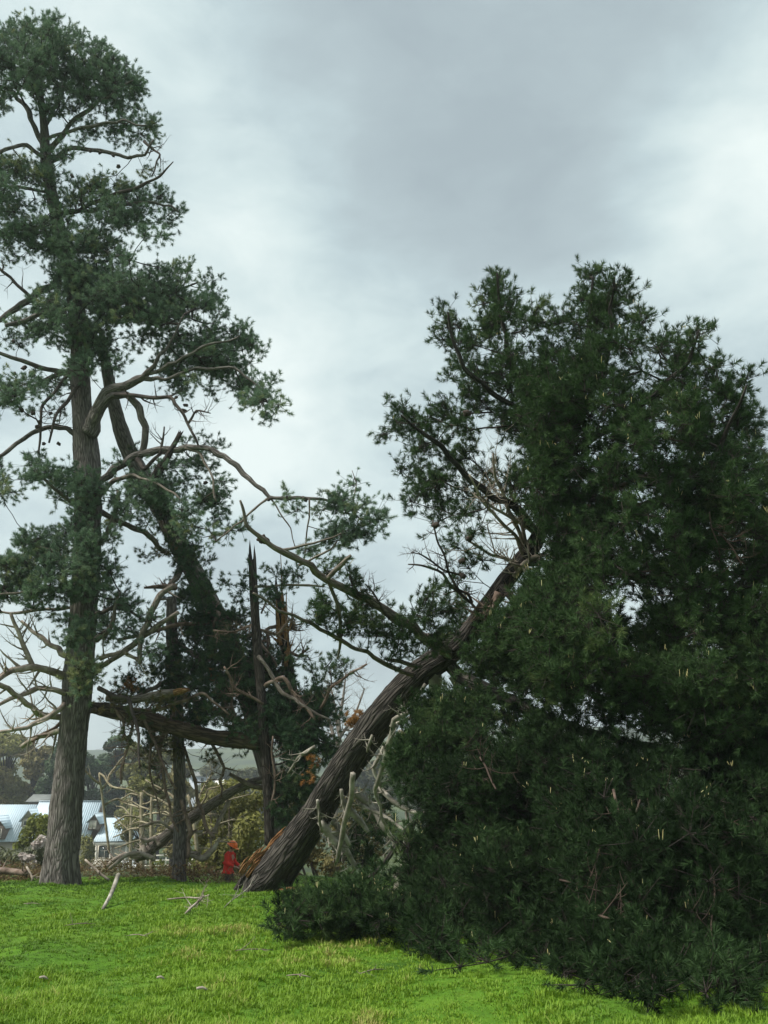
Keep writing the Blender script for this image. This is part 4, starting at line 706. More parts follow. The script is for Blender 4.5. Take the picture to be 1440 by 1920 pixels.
# ------------------------------------------------------------------ leafy trees, shrubs and scrub
def leaves(a, cen, rad, n, size, tint=0.0, up=.3):
    """n leaf sprays through an ellipsoid, denser towards its outside"""
    d = nz(rng.normal(size=(n, 3))); p = np.asarray(cen)+d*np.asarray(rad)*(rng.random((n, 1))**.4)
    nn = nz(d+rng.normal(0, .7, (n, 3))+np.array([0, 0, up])); u = nz(np.cross(nn, rng.normal(size=(n, 3)))); w_ = np.cross(nn, u); s = (size*rng.uniform(.5, 1.2, n))[:, None]
    V = np.stack([p-u*s, p-w_*s*.45+nn*s*.1, p+u*s, p+w_*s*.45+nn*s*.1], 1).reshape(-1, 3)
    a.add(V, None, np.arange(4*n).reshape(-1, 4), attr=np.repeat(tint+rng.normal(0, .12, n), 4))
def leafm(name, c, trans=.3):
    c = np.array(c); return leafy(name, [(0, tuple(c*.6)), (.5, tuple(c)), (1, tuple(np.minimum(c*1.6, 1)))], trans, .6, .25)
OLIVE, OLIVE2, DKGREEN, YELGREEN = leafm('leaves_olive', (.17, .17, .045)), leafm('leaves_olive_brown', (.19, .165, .06)), leafm('leaves_dark', (.05, .085, .034)), leafm('leaves_yellow_green', (.15, .17, .03))
GREYG, PALE, YEL, FAR = leafm('leaves_grey_green', (.12, .13, .065)), leafm('blossom_pale', (.50, .44, .40)), leafm('blossom_yellow', (.50, .40, .08)), leafm('leaves_far', (.08, .10, .045))
def leaftree(name, label, u, vtop, Y, hw, m, n=2600, size=.34, nb_=16, group=None, cat='tree', trunkm=TWIG, squash=.5, low=.12, vb=None):
    x0 = P(u, 1600, Y)[0]; g = float(ground(x0, Y)); zt = P(u, vtop, Y)[2]; H = zt-g; W = hw/ppm(vtop+40, Y)
    root = thing(name, label, cat, (x0, Y, g), group); a = Acc(); tr_ = Acc()
    tube(tr_, np.array([[x0, Y, g-.2, H*.028], [x0+W*.05, Y, g+H*.4, H*.02], [x0, Y, g+H*.85, H*.006]]), 7, H/12, .05)
    for i in range(nb_):
        f = rng.uniform(low, .93); r = W*math.sqrt(max(.06, 1-abs((f-.45)/.58)**2.2)); ph = rng.uniform(0, 6.28); q = r*rng.uniform(.25, .75)
        c = np.array([x0+math.cos(ph)*q, Y+math.sin(ph)*q, g+H*f]); s = W*rng.uniform(.28, .5)
        c[2] = min(c[2], zt-s*squash*1.4)
        leaves(a, c, (s, s, s*squash*1.5), int(n/nb_), size, rng.normal(0, .16))
        tube(tr_, np.array([[x0, Y, g+H*f*.6, H*.009], [*((c+[x0, Y, g+H*f*.7])/2), H*.006], [*c, H*.002]]), 4, H/8)
    k = part('crown', a, m, root); part('trunk', tr_, trunkm, root, True); return root
G_ = 'trees rising behind the house'
bgt = [(-70,1372,175,60,OLIVE2,'olive-brown broadleaf tree at the far left edge behind the house'),(-5,1378,182,48,OLIVE,'olive leafy tree behind the left end of the house roof'),(48,1384,190,40,OLIVE2,'browner leafy tree above the ridge of the house roof'),
 (92,1392,178,34,DKGREEN,'dark evergreen tree close left of the tall pine trunk'),(160,1398,185,38,DKGREEN,'dark evergreen tree just right of the tall pine trunk'),(205,1388,196,36,DKGREEN,'tall dark evergreen tree above the low wing of the house'),
 (245,1402,172,34,OLIVE,'yellow-olive tree beside the end of the house'),(292,1388,190,38,OLIVE,'olive leafy tree behind the pale bare trees'),(335,1430,176,26,OLIVE2,'low brownish tree behind the slim upright pine trunk')]
for (u, vt, Y, hw, m, lb) in bgt: leaftree('broadleaf_tree' if m is not DKGREEN else 'evergreen_tree', lb, u, vt-16, Y, hw*1.1, m, 9500, .52, 26, G_)
for (u, vt, Y, hw, m, lb) in [(262,1420,110,44,OLIVE,'nearer olive tree behind the bleached bare trees'),(322,1440,95,34,OLIVE2,'nearer brownish tree directly behind the slim upright pine'),(395,1462,90,36,OLIVE,'nearer olive tree under the diagonal bough'),(450,1452,85,40,OLIVE,'nearer olive tree behind the scrub at the upper end of the diagonal bough')]:
    leaftree('broadleaf_tree', lb, u, vt, Y, hw, m, 7000, .22, 22, G_)
G2 = 'far trees on the hillside'
for i, (u, vt, Y, hw) in enumerate([(385,1436,300,26),(425,1444,280,24),(462,1452,250,26),(510,1440,260,30),(560,1432,270,30),(655,1412,240,34),(715,1404,235,36),(790,1398,250,38),(900,1402,260,44),(1000,1398,250,44),(1100,1404,240,44),(1200,1400,255,46),(1310,1396,250,46),(1420,1394,245,46)]):
    leaftree('broadleaf_tree', ['small far tree seen left of the diagonal bough', 'far tree above the middle of the diagonal bough', 'far tree at the top end of the diagonal bough', 'far tree behind the snapped dark trunk', 'far tree just right of the snapped dark trunk'][i] if i < 5 else ['first', 'second', 'third', 'fourth', 'fifth', 'sixth', 'seventh', 'eighth', 'ninth'][i-5]+' from the left of the far trees glimpsed under and through the leaning pine', u, vt-14, Y, hw*1.35, FAR if i % 2 else GREYG, 4200, .75, 18, G2 if i < 5 else 'far trees hidden behind the leaning pine')

def shrub(name, label, blobs_, m, Y, n, size, cat='shrub', stems=8, m2=TWIG_P, parts2=None):
    u0 = np.mean([b[0] for b in blobs_]); x0 = P(u0, 1640, Y)[0]; g = float(ground(x0, Y)); root = thing(name, label, cat, (x0, Y, g)); a = Acc(); s_ = Acc()
    for (u, v, ru, rv) in blobs_:
        c = P(u, v, Y+rng.normal(0, .4)); k = 1/ppm(v, Y); leaves(a, c, (ru*k, ru*k, rv*k), max(20, int(n*ru*rv/1000)), size, rng.normal(0, .12))
        b_ = np.array([x0+(c[0]-x0)*.5, Y, g]); tube(s_, np.array([[*b_, .05], [*((b_+c)/2+rng.normal(0, .1, 3)), .035], [*c, .01]]), 5, .3)
    k = part('foliage', a, m, root); part('stem', s_, m2, root, True)
    if parts2:
        b2 = Acc()
        for (u, v, ru, rv) in parts2[0]: q = 1/ppm(v, Y-.5); leaves(b2, P(u, v, Y-.8), (ru*q, ru*q, rv*q), parts2[3], parts2[2], 0)
        part('blossom', b2, parts2[1], root)
    return root
shrub('leafy_shrub', 'yellow-green leafy shrub in front of the house roof, left of the tall pine trunk', [(72,1540,20,16),(85,1545,16,18),(60,1560,22,18),(45,1578,16,12),(80,1570,16,20),(95,1560,12,16),(35,1585,12,9)], YELGREEN, 62, 900, .17)
shrub('flowering_shrub', 'twiggy grey shrub with pale and yellow blossom beside the tall pine foot', [(70,1600,26,20),(30,1612,26,18),(85,1620,18,20),(0,1610,28,20),(-40,1605,30,26),(105,1610,12,22)], GREYG, 40, 520, .12, parts2=([(78,1578,13,11),(68,1584,9,8),(52,1608,14,7),(60,1618,9,8),(42,1604,7,5)], PALE, .10, 130))
shrub('hedge_shrub', 'rounded green shrub against the house wall, just right of the tall pine trunk', [(165,1590,13,24),(170,1605,10,16),(158,1575,10,12),(160,1612,14,12)], OLIVE, 110, 1300, .2)
shrub('scrubby_bush', 'tall olive-green bush behind the worker in the orange helmet', [(400,1560,34,30),(440,1520,34,30),(470,1560,36,40),(420,1600,40,30),(385,1620,24,22),(455,1610,40,32),(375,1560,20,26),(480,1500,26,24),(430,1480,26,20),(395,1500,26,22)], OLIVE, 37, 620, .11)
shrub('scrubby_bush', 'brown-olive bush seen under the leaning trunk, right of the snapped trunk', [(540,1540,30,34),(580,1590,34,34),(530,1600,30,34),(620,1620,34,24),(570,1500,26,26),(640,1560,34,36),(690,1600,36,34),(700,1540,36,34),(660,1500,30,26)], OLIVE2, 36, 560, .11)
shrub('scrubby_bush', 'low pale bush behind the slim upright pine foot', [(352,1600,20,22),(372,1630,22,18),(345,1635,14,12),(300,1620,14,8)], YELGREEN, 33, 420, .08)
shrub('scrubby_bush', 'grey-green bush glimpsed far right under the leaning pine boughs', [(800,1600,50,50),(900,1560,60,60),(860,1640,60,30),(1000,1600,60,60)], GREYG, 34, 260, .13)

def baretree(label, rows, Y0, m, n=8, ln=.6, lvl=1, name='bare_tree', trunkn=1, group=None, lo=1600):
    u, v, dY_, _ = rows[0][0]; root = thing(name, label, 'bare tree', P(u, v, Y0+dY_), group)
    for i, L_ in enumerate(rows):
        a = Acc(); pr = pix([(u, v, Y0+d, r) for (u, v, d, r) in L_])
        if i < trunkn: tube(a, pr, 8, .2, .06, .15); part('trunk', a, m, root, True)
        else: dead(a, pr, n, ln, lvl, tint=.1, taper=.5); part('limb', a, m, root, True)
PALEB = twigm('bleached_branch', (.20, .17, .11), (.36, .32, .22), (.55, .50, .37))
baretree('bleached bare tree with level ribs of branches, right of the house', [[(266,1650,0,5),(266,1600,0,5),(266,1550,0,4.5),(265,1485,0,3)],[(266,1600,0,2),(240,1606,.3,1.6),(215,1600,.6,1)],[(266,1575,0,2),(240,1582,-.2,1.8),(215,1590,-.4,1)],[(266,1552,0,2),(240,1556,.3,1.8),(212,1570,.5,1)],[(266,1535,0,2),(235,1530,-.3,1.8),(212,1545,-.5,1)],
  [(266,1516,0,2),(240,1508,.3,1.8),(222,1500,.4,1)],[(266,1508,0,2),(290,1500,-.3,1.6),(318,1508,-.5,1)],[(266,1530,0,2),(290,1524,-.3,1.6),(318,1530,-.5,1)],[(266,1550,0,2),(295,1546,.3,1.6),(318,1552,.5,1)],[(266,1492,0,2),(245,1488,.3,1.6),(222,1500,.5,1)]], 36, PALEB, 4, .5)
baretree('thinner bleached bare tree close left of the slim upright pine', [[(284,1650,0,4),(284,1600,0,4),(284,1550,0,3.5),(284,1490,0,2)],[(284,1570,0,2),(305,1562,-.2,1.6),(322,1566,-.4,1)],[(284,1545,0,2),(262,1540,.3,1.6),(240,1548,.5,1)],[(284,1520,0,2),(262,1512,.3,1.6),(240,1500,.5,1)],[(284,1525,0,2),(310,1522,-.3,1.6),(325,1530,-.5,1)],[(330,1520,-1.2,3),(300,1500,-1.2,2.6),(268,1482,-1.2,1.5)],[(330,1500,-1.4,3),(300,1478,-1.2,2.2),(272,1462,-1.2,1.2)],[(284,1595,0,2),(310,1588,.3,1.6),(325,1590,.5,1)]], 35, PALEB, 4, .5)
baretree('small bleached bare tree farther left beside the house end', [[(245,1640,0,3),(245,1580,0,3),(246,1530,0,2.4),(248,1495,0,1.4)],[(245,1560,0,1.6),(228,1545,.3,1.2),(215,1530,.5,.8)],[(246,1530,0,1.6),(232,1515,.3,1.2),(218,1512,.5,.8)],[(246,1545,0,1.6),(262,1530,-.3,1.2),(276,1522,-.5,.8)]], 44, PALEB, 4, .6)
baretree('bare arching pale branches right of the slim upright pine', [[(372,1640,0,4),(368,1580,0,4),(362,1530,0,3),(352,1490,0,2)],[(366,1550,0,2),(395,1510,.3,2),(425,1490,.5,1)],[(366,1530,0,2),(390,1480,-.3,1.6),(425,1468,-.5,1)],[(366,1570,0,2),(410,1545,.3,1.6),(440,1535,.5,1)],[(364,1520,0,2),(385,1470,.3,1.6),(400,1450,.5,1)],[(366,1590,0,2),(400,1590,.3,1.6),(430,1560,.5,1)],[(366,1520,0,2),(430,1500,-.3,1.6),(468,1490,-.5,1)]], 35, PALEB, 7, .7, 2)
baretree('fine twigged leafless grey tree against the sky between the leaning trunk and snapped trunk', [[(628,1640,0,6),(630,1500,0,5),(634,1400,0,4)],[(634,1400,0,3.5),(612,1340,.5,3),(595,1290,.8,1.5)],[(634,1400,0,3.5),(640,1330,-.5,3),(648,1262,-.6,1.2)],[(634,1390,0,3),(665,1340,.6,2.4),(684,1290,.9,1)],[(632,1420,0,3),(600,1370,-.8,2.4),(572,1320,-1,1)],[(636,1380,0,3),(625,1310,.4,2),(618,1250,.5,1)],[(634,1410,0,3),(680,1370,-.5,2.4),(705,1330,-.6,1)]], 58, twigm('grey_twigs', (.14, .12, .10), (.24, .21, .18), (.36, .33, .28)), 16, 1.5, 2)
baretree('pale bare branches reaching down right of the tall pine trunk', [[(205,1600,0,2.6),(195,1520,0,2.2),(186,1450,0,1.8)],[(186,1450,0,2.4),(210,1475,-.3,2.2),(240,1480,-.5,1.6),(262,1490,-.5,1)],[(188,1470,0,2.4),(165,1450,-.3,2),(150,1430,-.4,1)],[(190,1480,0,2),(215,1440,.4,2),(235,1415,.6,1)],[(194,1510,0,2),(220,1498,.4,2),(245,1505,.6,1)]], 33, PALEB, 6, .6)

# dead bracken and brush heaped along the field's far edge
a = Acc(); n = 15000
u = rng.uniform(-200, 560, n); yy = 28.6+rng.random(n)**1.3*4.5; x = np.array([P(q, 1640, w_)[0] for q, w_ in zip(u, yy)]); z = ground(x, yy); pp = np.stack([x, yy, 0*x], -1)
hgt = (.42+.28*fbm(pp, .6, 3, 21)).clip(.1, 1.1)*np.interp(u, [-200, 120, 200, 430, 480, 560], [.8, .75, 1.0, 1.0, .7, .5]); keep = fbm(pp, .9, 2, 22) > -.9
for i in np.where(keep)[0]:
    h = hgt[i]*rng.random()**.6; c_ = np.array([x[i], yy[i], z[i]+h]); d = nz(rng.normal(size=3)*np.array([1, 1, .55])); l = rng.uniform(.06, .2); s_ = nz(np.cross(d, rng.normal(size=3)))*rng.uniform(.006, .018); q = c_+d*l; mm_ = (c_+q)/2+np.array([0, 0, l*.2])
    a.add([c_-s_*.3, mm_-s_, q, mm_+s_], None, [(0, 1, 2, 3)], attr=rng.normal(0, .2)+.15*fbm(pp[i], .5, 2, 30))
BRK = leafy('dead_bracken', [(0, (.045, .028, .018)), (.3, (.11, .062, .035)), (.55, (.17, .115, .06)), (.8, (.13, .13, .045)), (1, (.36, .30, .18))], .25)
tag(part('dead_bracken', a, BRK, None), 'brown dead bracken and brush heaped along the far edge of the field', 'bracken', None, 'stuff')
for (rows, lb) in [([(-30,1632,0,5),(20,1634,0,6),(50,1637,-.2,6)], 'short brown log lying in the brush at the left edge'),([(205,1628,-.2,3),(235,1604,-.4,4),(262,1600,-.5,4),(292,1612,-.4,4)], 'arched bare branch in the brush between the tall pine and the slim pine'),([(120+40,1612,0,2),(190,1640,-.3,2.5),(205,1650,-.4,2)], 'thin slanted stick in the brush just right of the tall pine foot'),([(50,1625,-.2,2),(62,1650,-.4,2.5)], 'short pale stick in the brush left of the tall pine foot')]:
    a = Acc(); pr = pix([(u, v, 28.9+d, r) for (u, v, d, r) in rows]); dead(a, pr, 4, .4, 2, sides=7); solo('brush_log' if 'log' in lb else 'brush_branch', a, TWIG_R if 'log' in lb else TWIG_P, lb, 'log' if 'log' in lb else 'branch', pr[0, :3])

# ------------------------------------------------------------------ the house down the slope
HY = 150.0
def HX(u): return P(u, 1560, HY)[0]
def HZ(v): return P(100, v, HY)[2]
ROOF = plain('roof_steel', (.50, .60, .66), .5, .35, .10, .35)
t = ROOF.node_tree; b = t.nodes['Principled BSDF']; w_ = t.nodes.new('ShaderNodeTexWave'); w_.inputs['Scale'].default_value = .9; w_.bands_direction = 'X'; t.links.new(objco(t), w_.inputs['Vector']); bump(t, b, w_.outputs['Fac'], .6, .08); SHINGLE = plain('brown_shingle', (.17, .13, .10), .9, .2, .25, 2); CREAM = plain('cream_wall', (.42, .38, .29), .85, .2, .1, 1); TRIM = plain('pale_trim', (.55, .52, .44), .7, .3, .08, 1)
GLASS = plain('window_glass', (.03, .045, .04), .12, .6, .3, .5); CURT = plain('curtain', (.60, .57, .48), .9, .1, .1, 4); GREYR = plain('grey_roof', (.16, .17, .16), .7, .3, .2, 1)
gz = float(ground(HX(120), HY))-.4
house = thing('house', 'large house with pale blue steel roof and dormers, behind the tall pine trunk', 'house', (HX(100), HY, gz))
E = HZ(1579); xl, xr = HX(-90), HX(167)
part('wall', box(Acc(), xl+.4, xr-.3, HY+1.2, HY+10, gz, E+.05), CREAM, house)
a = Acc(); box(a, HX(181), HX(239), HY+1, HY+7.5, gz, E-.1); part('wall', a, CREAM, house)
a = Acc()
R1, R2 = HZ(1511), HZ(1505); xm = HX(44)
for (x0, x1, zr) in [(xl, xm, R1), (xm, xr, R2)]:
    slab(a, [(x0, HY+.2, E), (x1, HY+.2, E), (x1, HY+5.6, zr), (x0, HY+5.6, zr)], .12)
    slab(a, [(x1, HY+11, E), (x0, HY+11, E), (x0, HY+5.6, zr), (x1, HY+5.6, zr)], .12)
box(a, xm, xr, HY+5.35, HY+5.85, R2+.1, R2+.2)
roof = part('roof', a, ROOF, house, label='pale blue main roof')
a = Acc(); V = [(xr-.35, HY+.6, E+.05), (xr-.35, HY+10.6, E+.05), (xr-.35, HY+5.6, R2-.12)]; slab(a, V, .15); V2 = [(x+(xm-.2-xr+.35), y, z) for x, y, z in V]; part('gable_wall', a, SHINGLE, house)
# hipped wing
a = Acc(); x0, x1, xa, xb, zr, ze = HX(177), HX(244), HX(184), HX(214), HZ(1536), HZ(1577)
slab(a, [(x0, HY-.3, ze-.15), (x1, HY-.3, ze), (xb, HY+4, zr), (xa, HY+4, zr)], .1); slab(a, [(x1, HY-.3, ze), (x1, HY+8.3, ze), (xb, HY+4, zr)], .1); slab(a, [(x1, HY+8.3, ze), (x0, HY+8.3, ze), (xa, HY+4, zr), (xb, HY+4, zr)], .1)
part('roof', a, ROOF, house, label='lower hipped roof over the right wing')
a = Acc(); box(a, x0, x1-.2, HY-.25, HY-.1, ze-.62, ze-.16); part('fascia', a, TRIM, house)
a = Acc(); box(a, HX(228), HX(273), HY+2.2, HY+7, HZ(1582), HZ(1579)); part('porch_roof', a, TRIM, house); 
for u in (271, 262): a = Acc(); box(a, HX(u)-.1, HX(u)+.1, HY+2.4, HY+2.6, gz, HZ(1582)-.01); part('porch_post', a, TRIM, house)
a = Acc(); box(a, HX(240)+.02, HX(258), HY+3, HY+7.4, gz, HZ(1583)); part('wall', a, CREAM, house)
def window(u0, u1, v0, v1, y, m=GLASS, fr=.1, mull=0, dep=.12):
    a = Acc(); X0, X1, Z0, Z1 = HX(u0), HX(u1), HZ(v1), HZ(v0)
    box(a, X0, X1, y-dep, y+.02, Z0-fr, Z0); box(a, X0, X1, y-dep, y+.02, Z1, Z1+fr); box(a, X0-fr, X0, y-dep, y+.02, Z0-fr, Z1+fr); box(a, X1, X1+fr, y-dep, y+.02, Z0-fr, Z1+fr)
    for k in range(mull): xx = X0+(X1-X0)*(k+1)/(mull+1); box(a, xx-.04, xx+.04, y-dep*.8, y+.01, Z0+.002, Z1-.002)
    f = part('window', a, TRIM, house); a = Acc(); box(a, X0+.003, X1-.003, y-.05, y+.015, Z0+.003, Z1-.003); part('pane', a, m, f)
window(185, 207, 1587, 1609, HY+1, GLASS, .12, 1); window(213, 234, 1586, 1611, HY+1, CURT, .1, 2); window(243, 255, 1588, 1600, HY+3, CURT, .08, 1)
a = Acc()
for u in (182.5, 209.5, 238): box(a, HX(u)-.14, HX(u)+.14, HY+.1, HY+.35, gz, ze-.65)
part('veranda_posts', a, TRIM, house)
a = Acc(); box(a, HX(178), HX(212), HY-.6, HY+.9, gz, HZ(1611)); part('veranda_deck', a, TRIM, house)
def dormer(u0, u1, up_, vb, vw, vp, y, wins, m=SHINGLE, vis=True):
    x0, x1, xp, zb, zw, zp = HX(u0), HX(u1), HX(up_), HZ(vb), HZ(vw), HZ(vp)
    d = Acc(); box(d, x0, x1, y, y+4, zb, zw); yb = y+.1
    d.add([(x0, y, zw), (x1, y, zw), (xp, y, zp), (x0, y+4, zw), (x1, y+4, zw), (xp, y+4, zp)], [(0, 1, 2), (5, 4, 3)], [(0, 3, 4, 1)]); w1 = part('dormer', d, m, house)
    r = Acc(); o2 = .35; sl = (zp-zw)/(xp-x0); sr = (zp-zw)/(x1-xp)
    slab(r, [(x0-o2, y-.35, zw-o2*sl+.03), (xp, y-.35, zp+.05), (xp, y+4.4, zp+.05), (x0-o2, y+4.4, zw-o2*sl+.03)][::-1], .1); slab(r, [(xp, y-.35, zp+.05), (x1+o2, y-.35, zw-o2*sr+.03), (x1+o2, y+4.4, zw-o2*sr+.03), (xp, y+4.4, zp+.05)][::-1], .1)
    part('dormer_roof', r, ROOF, w1)
    for q in wins: window(*q[:4], y, q[4] if len(q) > 4 else CURT, .08)
dormer(162, 181, 173.5, 1557, 1538, 1525, HY+.7, [(165, 169, 1540, 1553), (172, 176, 1540, 1553)])
dormer(33, 58, 45, 1551, 1535, 1517, HY+1.2, [(38, 54, 1540, 1548, GLASS)], CREAM)
dormer(-22, 9, -6, 1574, 1548, 1530, HY-.2, [(-14, 3, 1555, 1570, GLASS)])
a = Acc(); box(a, HX(84), HX(88), HY+6.5, HY+7.3, R2-.6, R2+.5); part('flue', a, GREYR, roof)
# small grey roofed building above it, and two far ones
def shed(label, u0, u1, vr, ve, vbase, Y, mr_, mw_, depth=6):
    x0, x1 = P(u0, vr, Y)[0], P(u1, vr, Y)[0]; zr, ze, zb = (P(u0, q, Y)[2] for q in (vr, ve, vbase)); zb = min(zb, float(ground(x0, Y)))-.5
    r = thing('outbuilding' if Y < 250 else 'far_house', label, 'house', ((x0+x1)/2, Y, zb)); part('wall', box(Acc(), x0, x1, Y, Y+depth, zb, ze), mw_, r)
    a = Acc(); h = depth/2; slab(a, [(x0-.4, Y-.4, ze), (x1+.4, Y-.4, ze), (x1+.4, Y+h, zr), (x0-.4, Y+h, zr)], .12); slab(a, [(x1+.4, Y+depth+.4, ze), (x0-.4, Y+depth+.4, ze), (x0-.4, Y+h, zr), (x1+.4, Y+h, zr)], .12); part('roof', a, mr_, r)
    for x in (x0+.02, x1-.17):
        a = Acc(); slab(a, [(x, Y, ze+.01), (x, Y+depth, ze+.01), (x, Y+h, zr-.1)], .12); part('gable_wall', a, mw_, r)
    a = Acc(); n = max(2, int((x1-x0)/3))
    for k in range(n):
        xx = x0+(k+.5)*(x1-x0)/n; a = Acc(); box(a, xx-.5, xx+.5, Y-.06, Y+.03, ze-1.6, ze-.5); part('window', a, GLASS, r)
shed('small building with dark grey roof just above the house ridge', 55, 104, 1491, 1504, 1520, 166, GREYR, SHINGLE)
shed('far pale blue-grey house seen right of the slim upright pine', 356, 388, 1448, 1456, 1472, 330, GREYR, plain('bluegrey_wall', (.38, .42, .46), .8, .2, .08, 1), 9)
shed('far white building above the diagonal bough', 404, 438, 1446, 1452, 1462, 350, TRIM, plain('white_wall', (.7, .7, .66), .8, .2, .05, 1), 9)
# paddock fence
fx = [P(u, 1600, 136)[0] for u in (268, 290, 312, 334, 356, 378)]; fence = thing('paddock_fence', 'pale wooden post and rail fence across the paddock behind the slim pine foot', 'fence', (fx[0], 136, float(ground(fx[0], 136))))
for x in fx:
    g = float(ground(x, 136)); part('post', box(Acc(), x-.08, x+.08, 135.92, 136.08, g-.3, g+2.3), TRIM, fence)
for h in (.8, 1.5, 2.15):
    a = Acc()
    for p_, q_ in zip(fx[:-1], fx[1:]):
        g0, g1 = float(ground(p_, 136))+h, float(ground(q_, 136))+h; V = [(p_, 135.86, g0-.09), (q_, 135.86, g1-.09), (q_, 135.86, g1+.09), (p_, 135.86, g0+.09)]; slab(a, V, .04)
    part('rail', a, TRIM, fence)
# parked car in front of the wing
PAINT, t, b = mat('white_paint', .25, .6); b.inputs['Base Color'].default_value = (.72, .73, .72, 1); b.inputs['Coat Weight'].default_value = .5
def car(u, Y, label):
    x = P(u, 1612, Y)[0]; g = float(ground(x, Y)); r = thing('parked_car', label, 'car', (x, Y, g)); L2, W2 = 2.15, .86
    prof = [(-2.15,.35),(-2.13,.8),(-1.9,.95),(-1.35,1.02),(-.75,1.42),(.75,1.45),(1.35,1.0),(2.0,.86),(2.15,.7),(2.15,.35)]
    a = Acc(); n = len(prof); rows = []
    for y in (-W2, -W2+.12, W2-.12, W2): rows.append([(x+px_, Y+y*(1 if z_ < 1.05 else .82), g+z_-(.05 if abs(y) == W2 else 0)) for px_, z_ in prof])
    V = np.array(rows).reshape(-1, 3); Q = [(i*n+j, i*n+(j+1) % n, (i+1)*n+(j+1) % n, (i+1)*n+j) for i in range(3) for j in range(n)]
    T = [(0*n, 0*n+j+1, 0*n+j) for j in range(1, n-1)]+[(3*n, 3*n+j, 3*n+j+1) for j in range(1, n-1)]; a.add(V, T, Q); part('body', a, PAINT, r, True)
    for s in (-1, 1):
        y = Y+s*W2*.9
        for (p0, p1) in (((-1.2, .55)), ((.05, 1.15))):
            a = Acc(); q0, q1 = (x+p0, x+p1-.65) if p0 < 0 else (x+p0, x+p1); box(a, min(q0, q1)+.0, max(q0, q1)-.12, y-.05, y+.05, g+1.04, g+1.33); part('side_window', a, GLASS, r)
        for wx in (-1.35, 1.35):
            a = Acc(); tube(a, np.array([[x+wx, Y+s*(W2-.2), g+.32, .32], [x+wx, Y+s*(W2+.01), g+.32, .32]]), 18, .3); wh = part('wheel', a, plain('tyre', (.02, .02, .02), .9), r)
            a = Acc(); tube(a, np.array([[x+wx, Y+s*(W2-.02), g+.32, .19], [x+wx, Y+s*(W2+.03), g+.32, .17]]), 12, .3); part('rim', a, TRIM, wh)
    a = Acc(); slab(a, [(x+.82, Y-.62, g+1.39), (x+1.33, Y-.68, g+1.03), (x+1.33, Y+.68, g+1.03), (x+.82, Y+.62, g+1.39)][::-1], .03); part('windscreen', a, GLASS, r)
car(236, 128, 'white car parked in front of the house wing, half hidden by brush')

# ------------------------------------------------------------------ the worker
def skin(name, verts, edges_, radii, m, parent, sub=2):
    me = bpy.data.meshes.new(name); me.from_pydata([tuple(v) for v in verts], edges_, []); me.materials.append(m)
    o = bpy.data.objects.new(name, me); C.objects.link(o); o.parent = parent
    s = o.modifiers.new('skin', 'SKIN'); s.use_smooth_shade = True; sv = me.skin_vertices[0] if me.skin_vertices else None
    if sv is None:
        import bmesh; bm = bmesh.new(); bm.from_mesh(me); bm.verts.layers.skin.verify(); bm.to_mesh(me); bm.free(); sv = me.skin_vertices[0]
    for i, r in enumerate(radii): sv.data[i].radius = (r, r) if isinstance(r, (int, float)) else r
    sv.data[0].use_root = True; u_ = o.modifiers.new('sub', 'SUBSURF'); u_.levels = sub; u_.render_levels = sub
    return o
SKIN = plain('skin', (.42, .25, .18), .6, .3, .05, 5); JACK = plain('red_jacket', (.62, .045, .03), .85, .2, .2, 6); TROU = plain('dark_trousers', (.075, .07, .065), .9, .15, .3, 6); HELM, t, b = mat('orange_helmet', .35, .5); b.inputs['Base Color'].default_value = (.95, .17, .02, 1)
BLK = plain('black_rubber', (.015, .015, .015), .6)
WX, WY = P(431, 1600, 30)[0], 30.0; WZ = P(431, 1578, 30)[2]-1.74      # feet in the hollow behind the crest
wk = thing('person', 'person in an orange helmet and red jacket standing head bowed beside the leaning trunk foot', 'person', (WX, WY, WZ)); wk.rotation_euler = (0, 0, math.radians(-14))
# local space: faces +x, y is their left
def limbv(side):
    y = side; return dict(hip=(-.02, .09*y, .90), knee=(.05+.03*y, .11*y, .49), ank=(-.03+.05*y, .12*y, .09), toe=(.14+.05*y, .13*y, .05), sh=(.00, .18*y, 1.38), el=(.05+.02*y, .25*y, 1.12), wr=(.27+.02*y, .15*y, 1.02), pm=(.33+.02*y, .12*y, 1.0))
V, Ed, Ra = [(-.03, 0, .92), (-.03, 0, 1.08), (-.02, 0, 1.25), (.01, 0, 1.38), (.035, 0, 1.47), (.06, 0, 1.53), (.085, 0, 1.60), (.09, 0, 1.68)], [(i, i+1) for i in range(7)], [(.15, .12), (.14, .105), (.155, .115), (.14, .10), .052, .06, .088, .075]
for y in (-1, 1):
    d_ = limbv(y); i0 = len(V)
    V += [d_['hip'], d_['knee'], d_['ank'], d_['toe'], d_['sh'], d_['el'], d_['wr'], d_['pm']]; Ed += [(0, i0), (i0, i0+1), (i0+1, i0+2), (i0+2, i0+3), (3, i0+4), (i0+4, i0+5), (i0+5, i0+6), (i0+6, i0+7)]; Ra += [.085, .058, .04, .032, .06, .042, .028, .034]
    for k, (dy, ln_) in enumerate([(-.03, .062), (-.01, .075), (.01, .07), (.03, .055)]):
        j = len(V); px_, py_, pz_ = d_['pm']; V += [(px_+.04, py_+dy, pz_-.01), (px_+.04+ln_*.5, py_+dy, pz_-.04), (px_+.04+ln_*.45, py_+dy, pz_-.04-ln_*.6)]; Ed += [(i0+7, j), (j, j+1), (j+1, j+2)]; Ra += [.010, .009, .008]
    j = len(V); V += [(px_+.0, py_-.04*y, pz_+.01), (px_+.04, py_-.055*y, pz_-.0)]; Ed += [(i0+7, j), (j, j+1)]; Ra += [.011, .009]
skin('body', V, Ed, Ra, SKIN, wk)
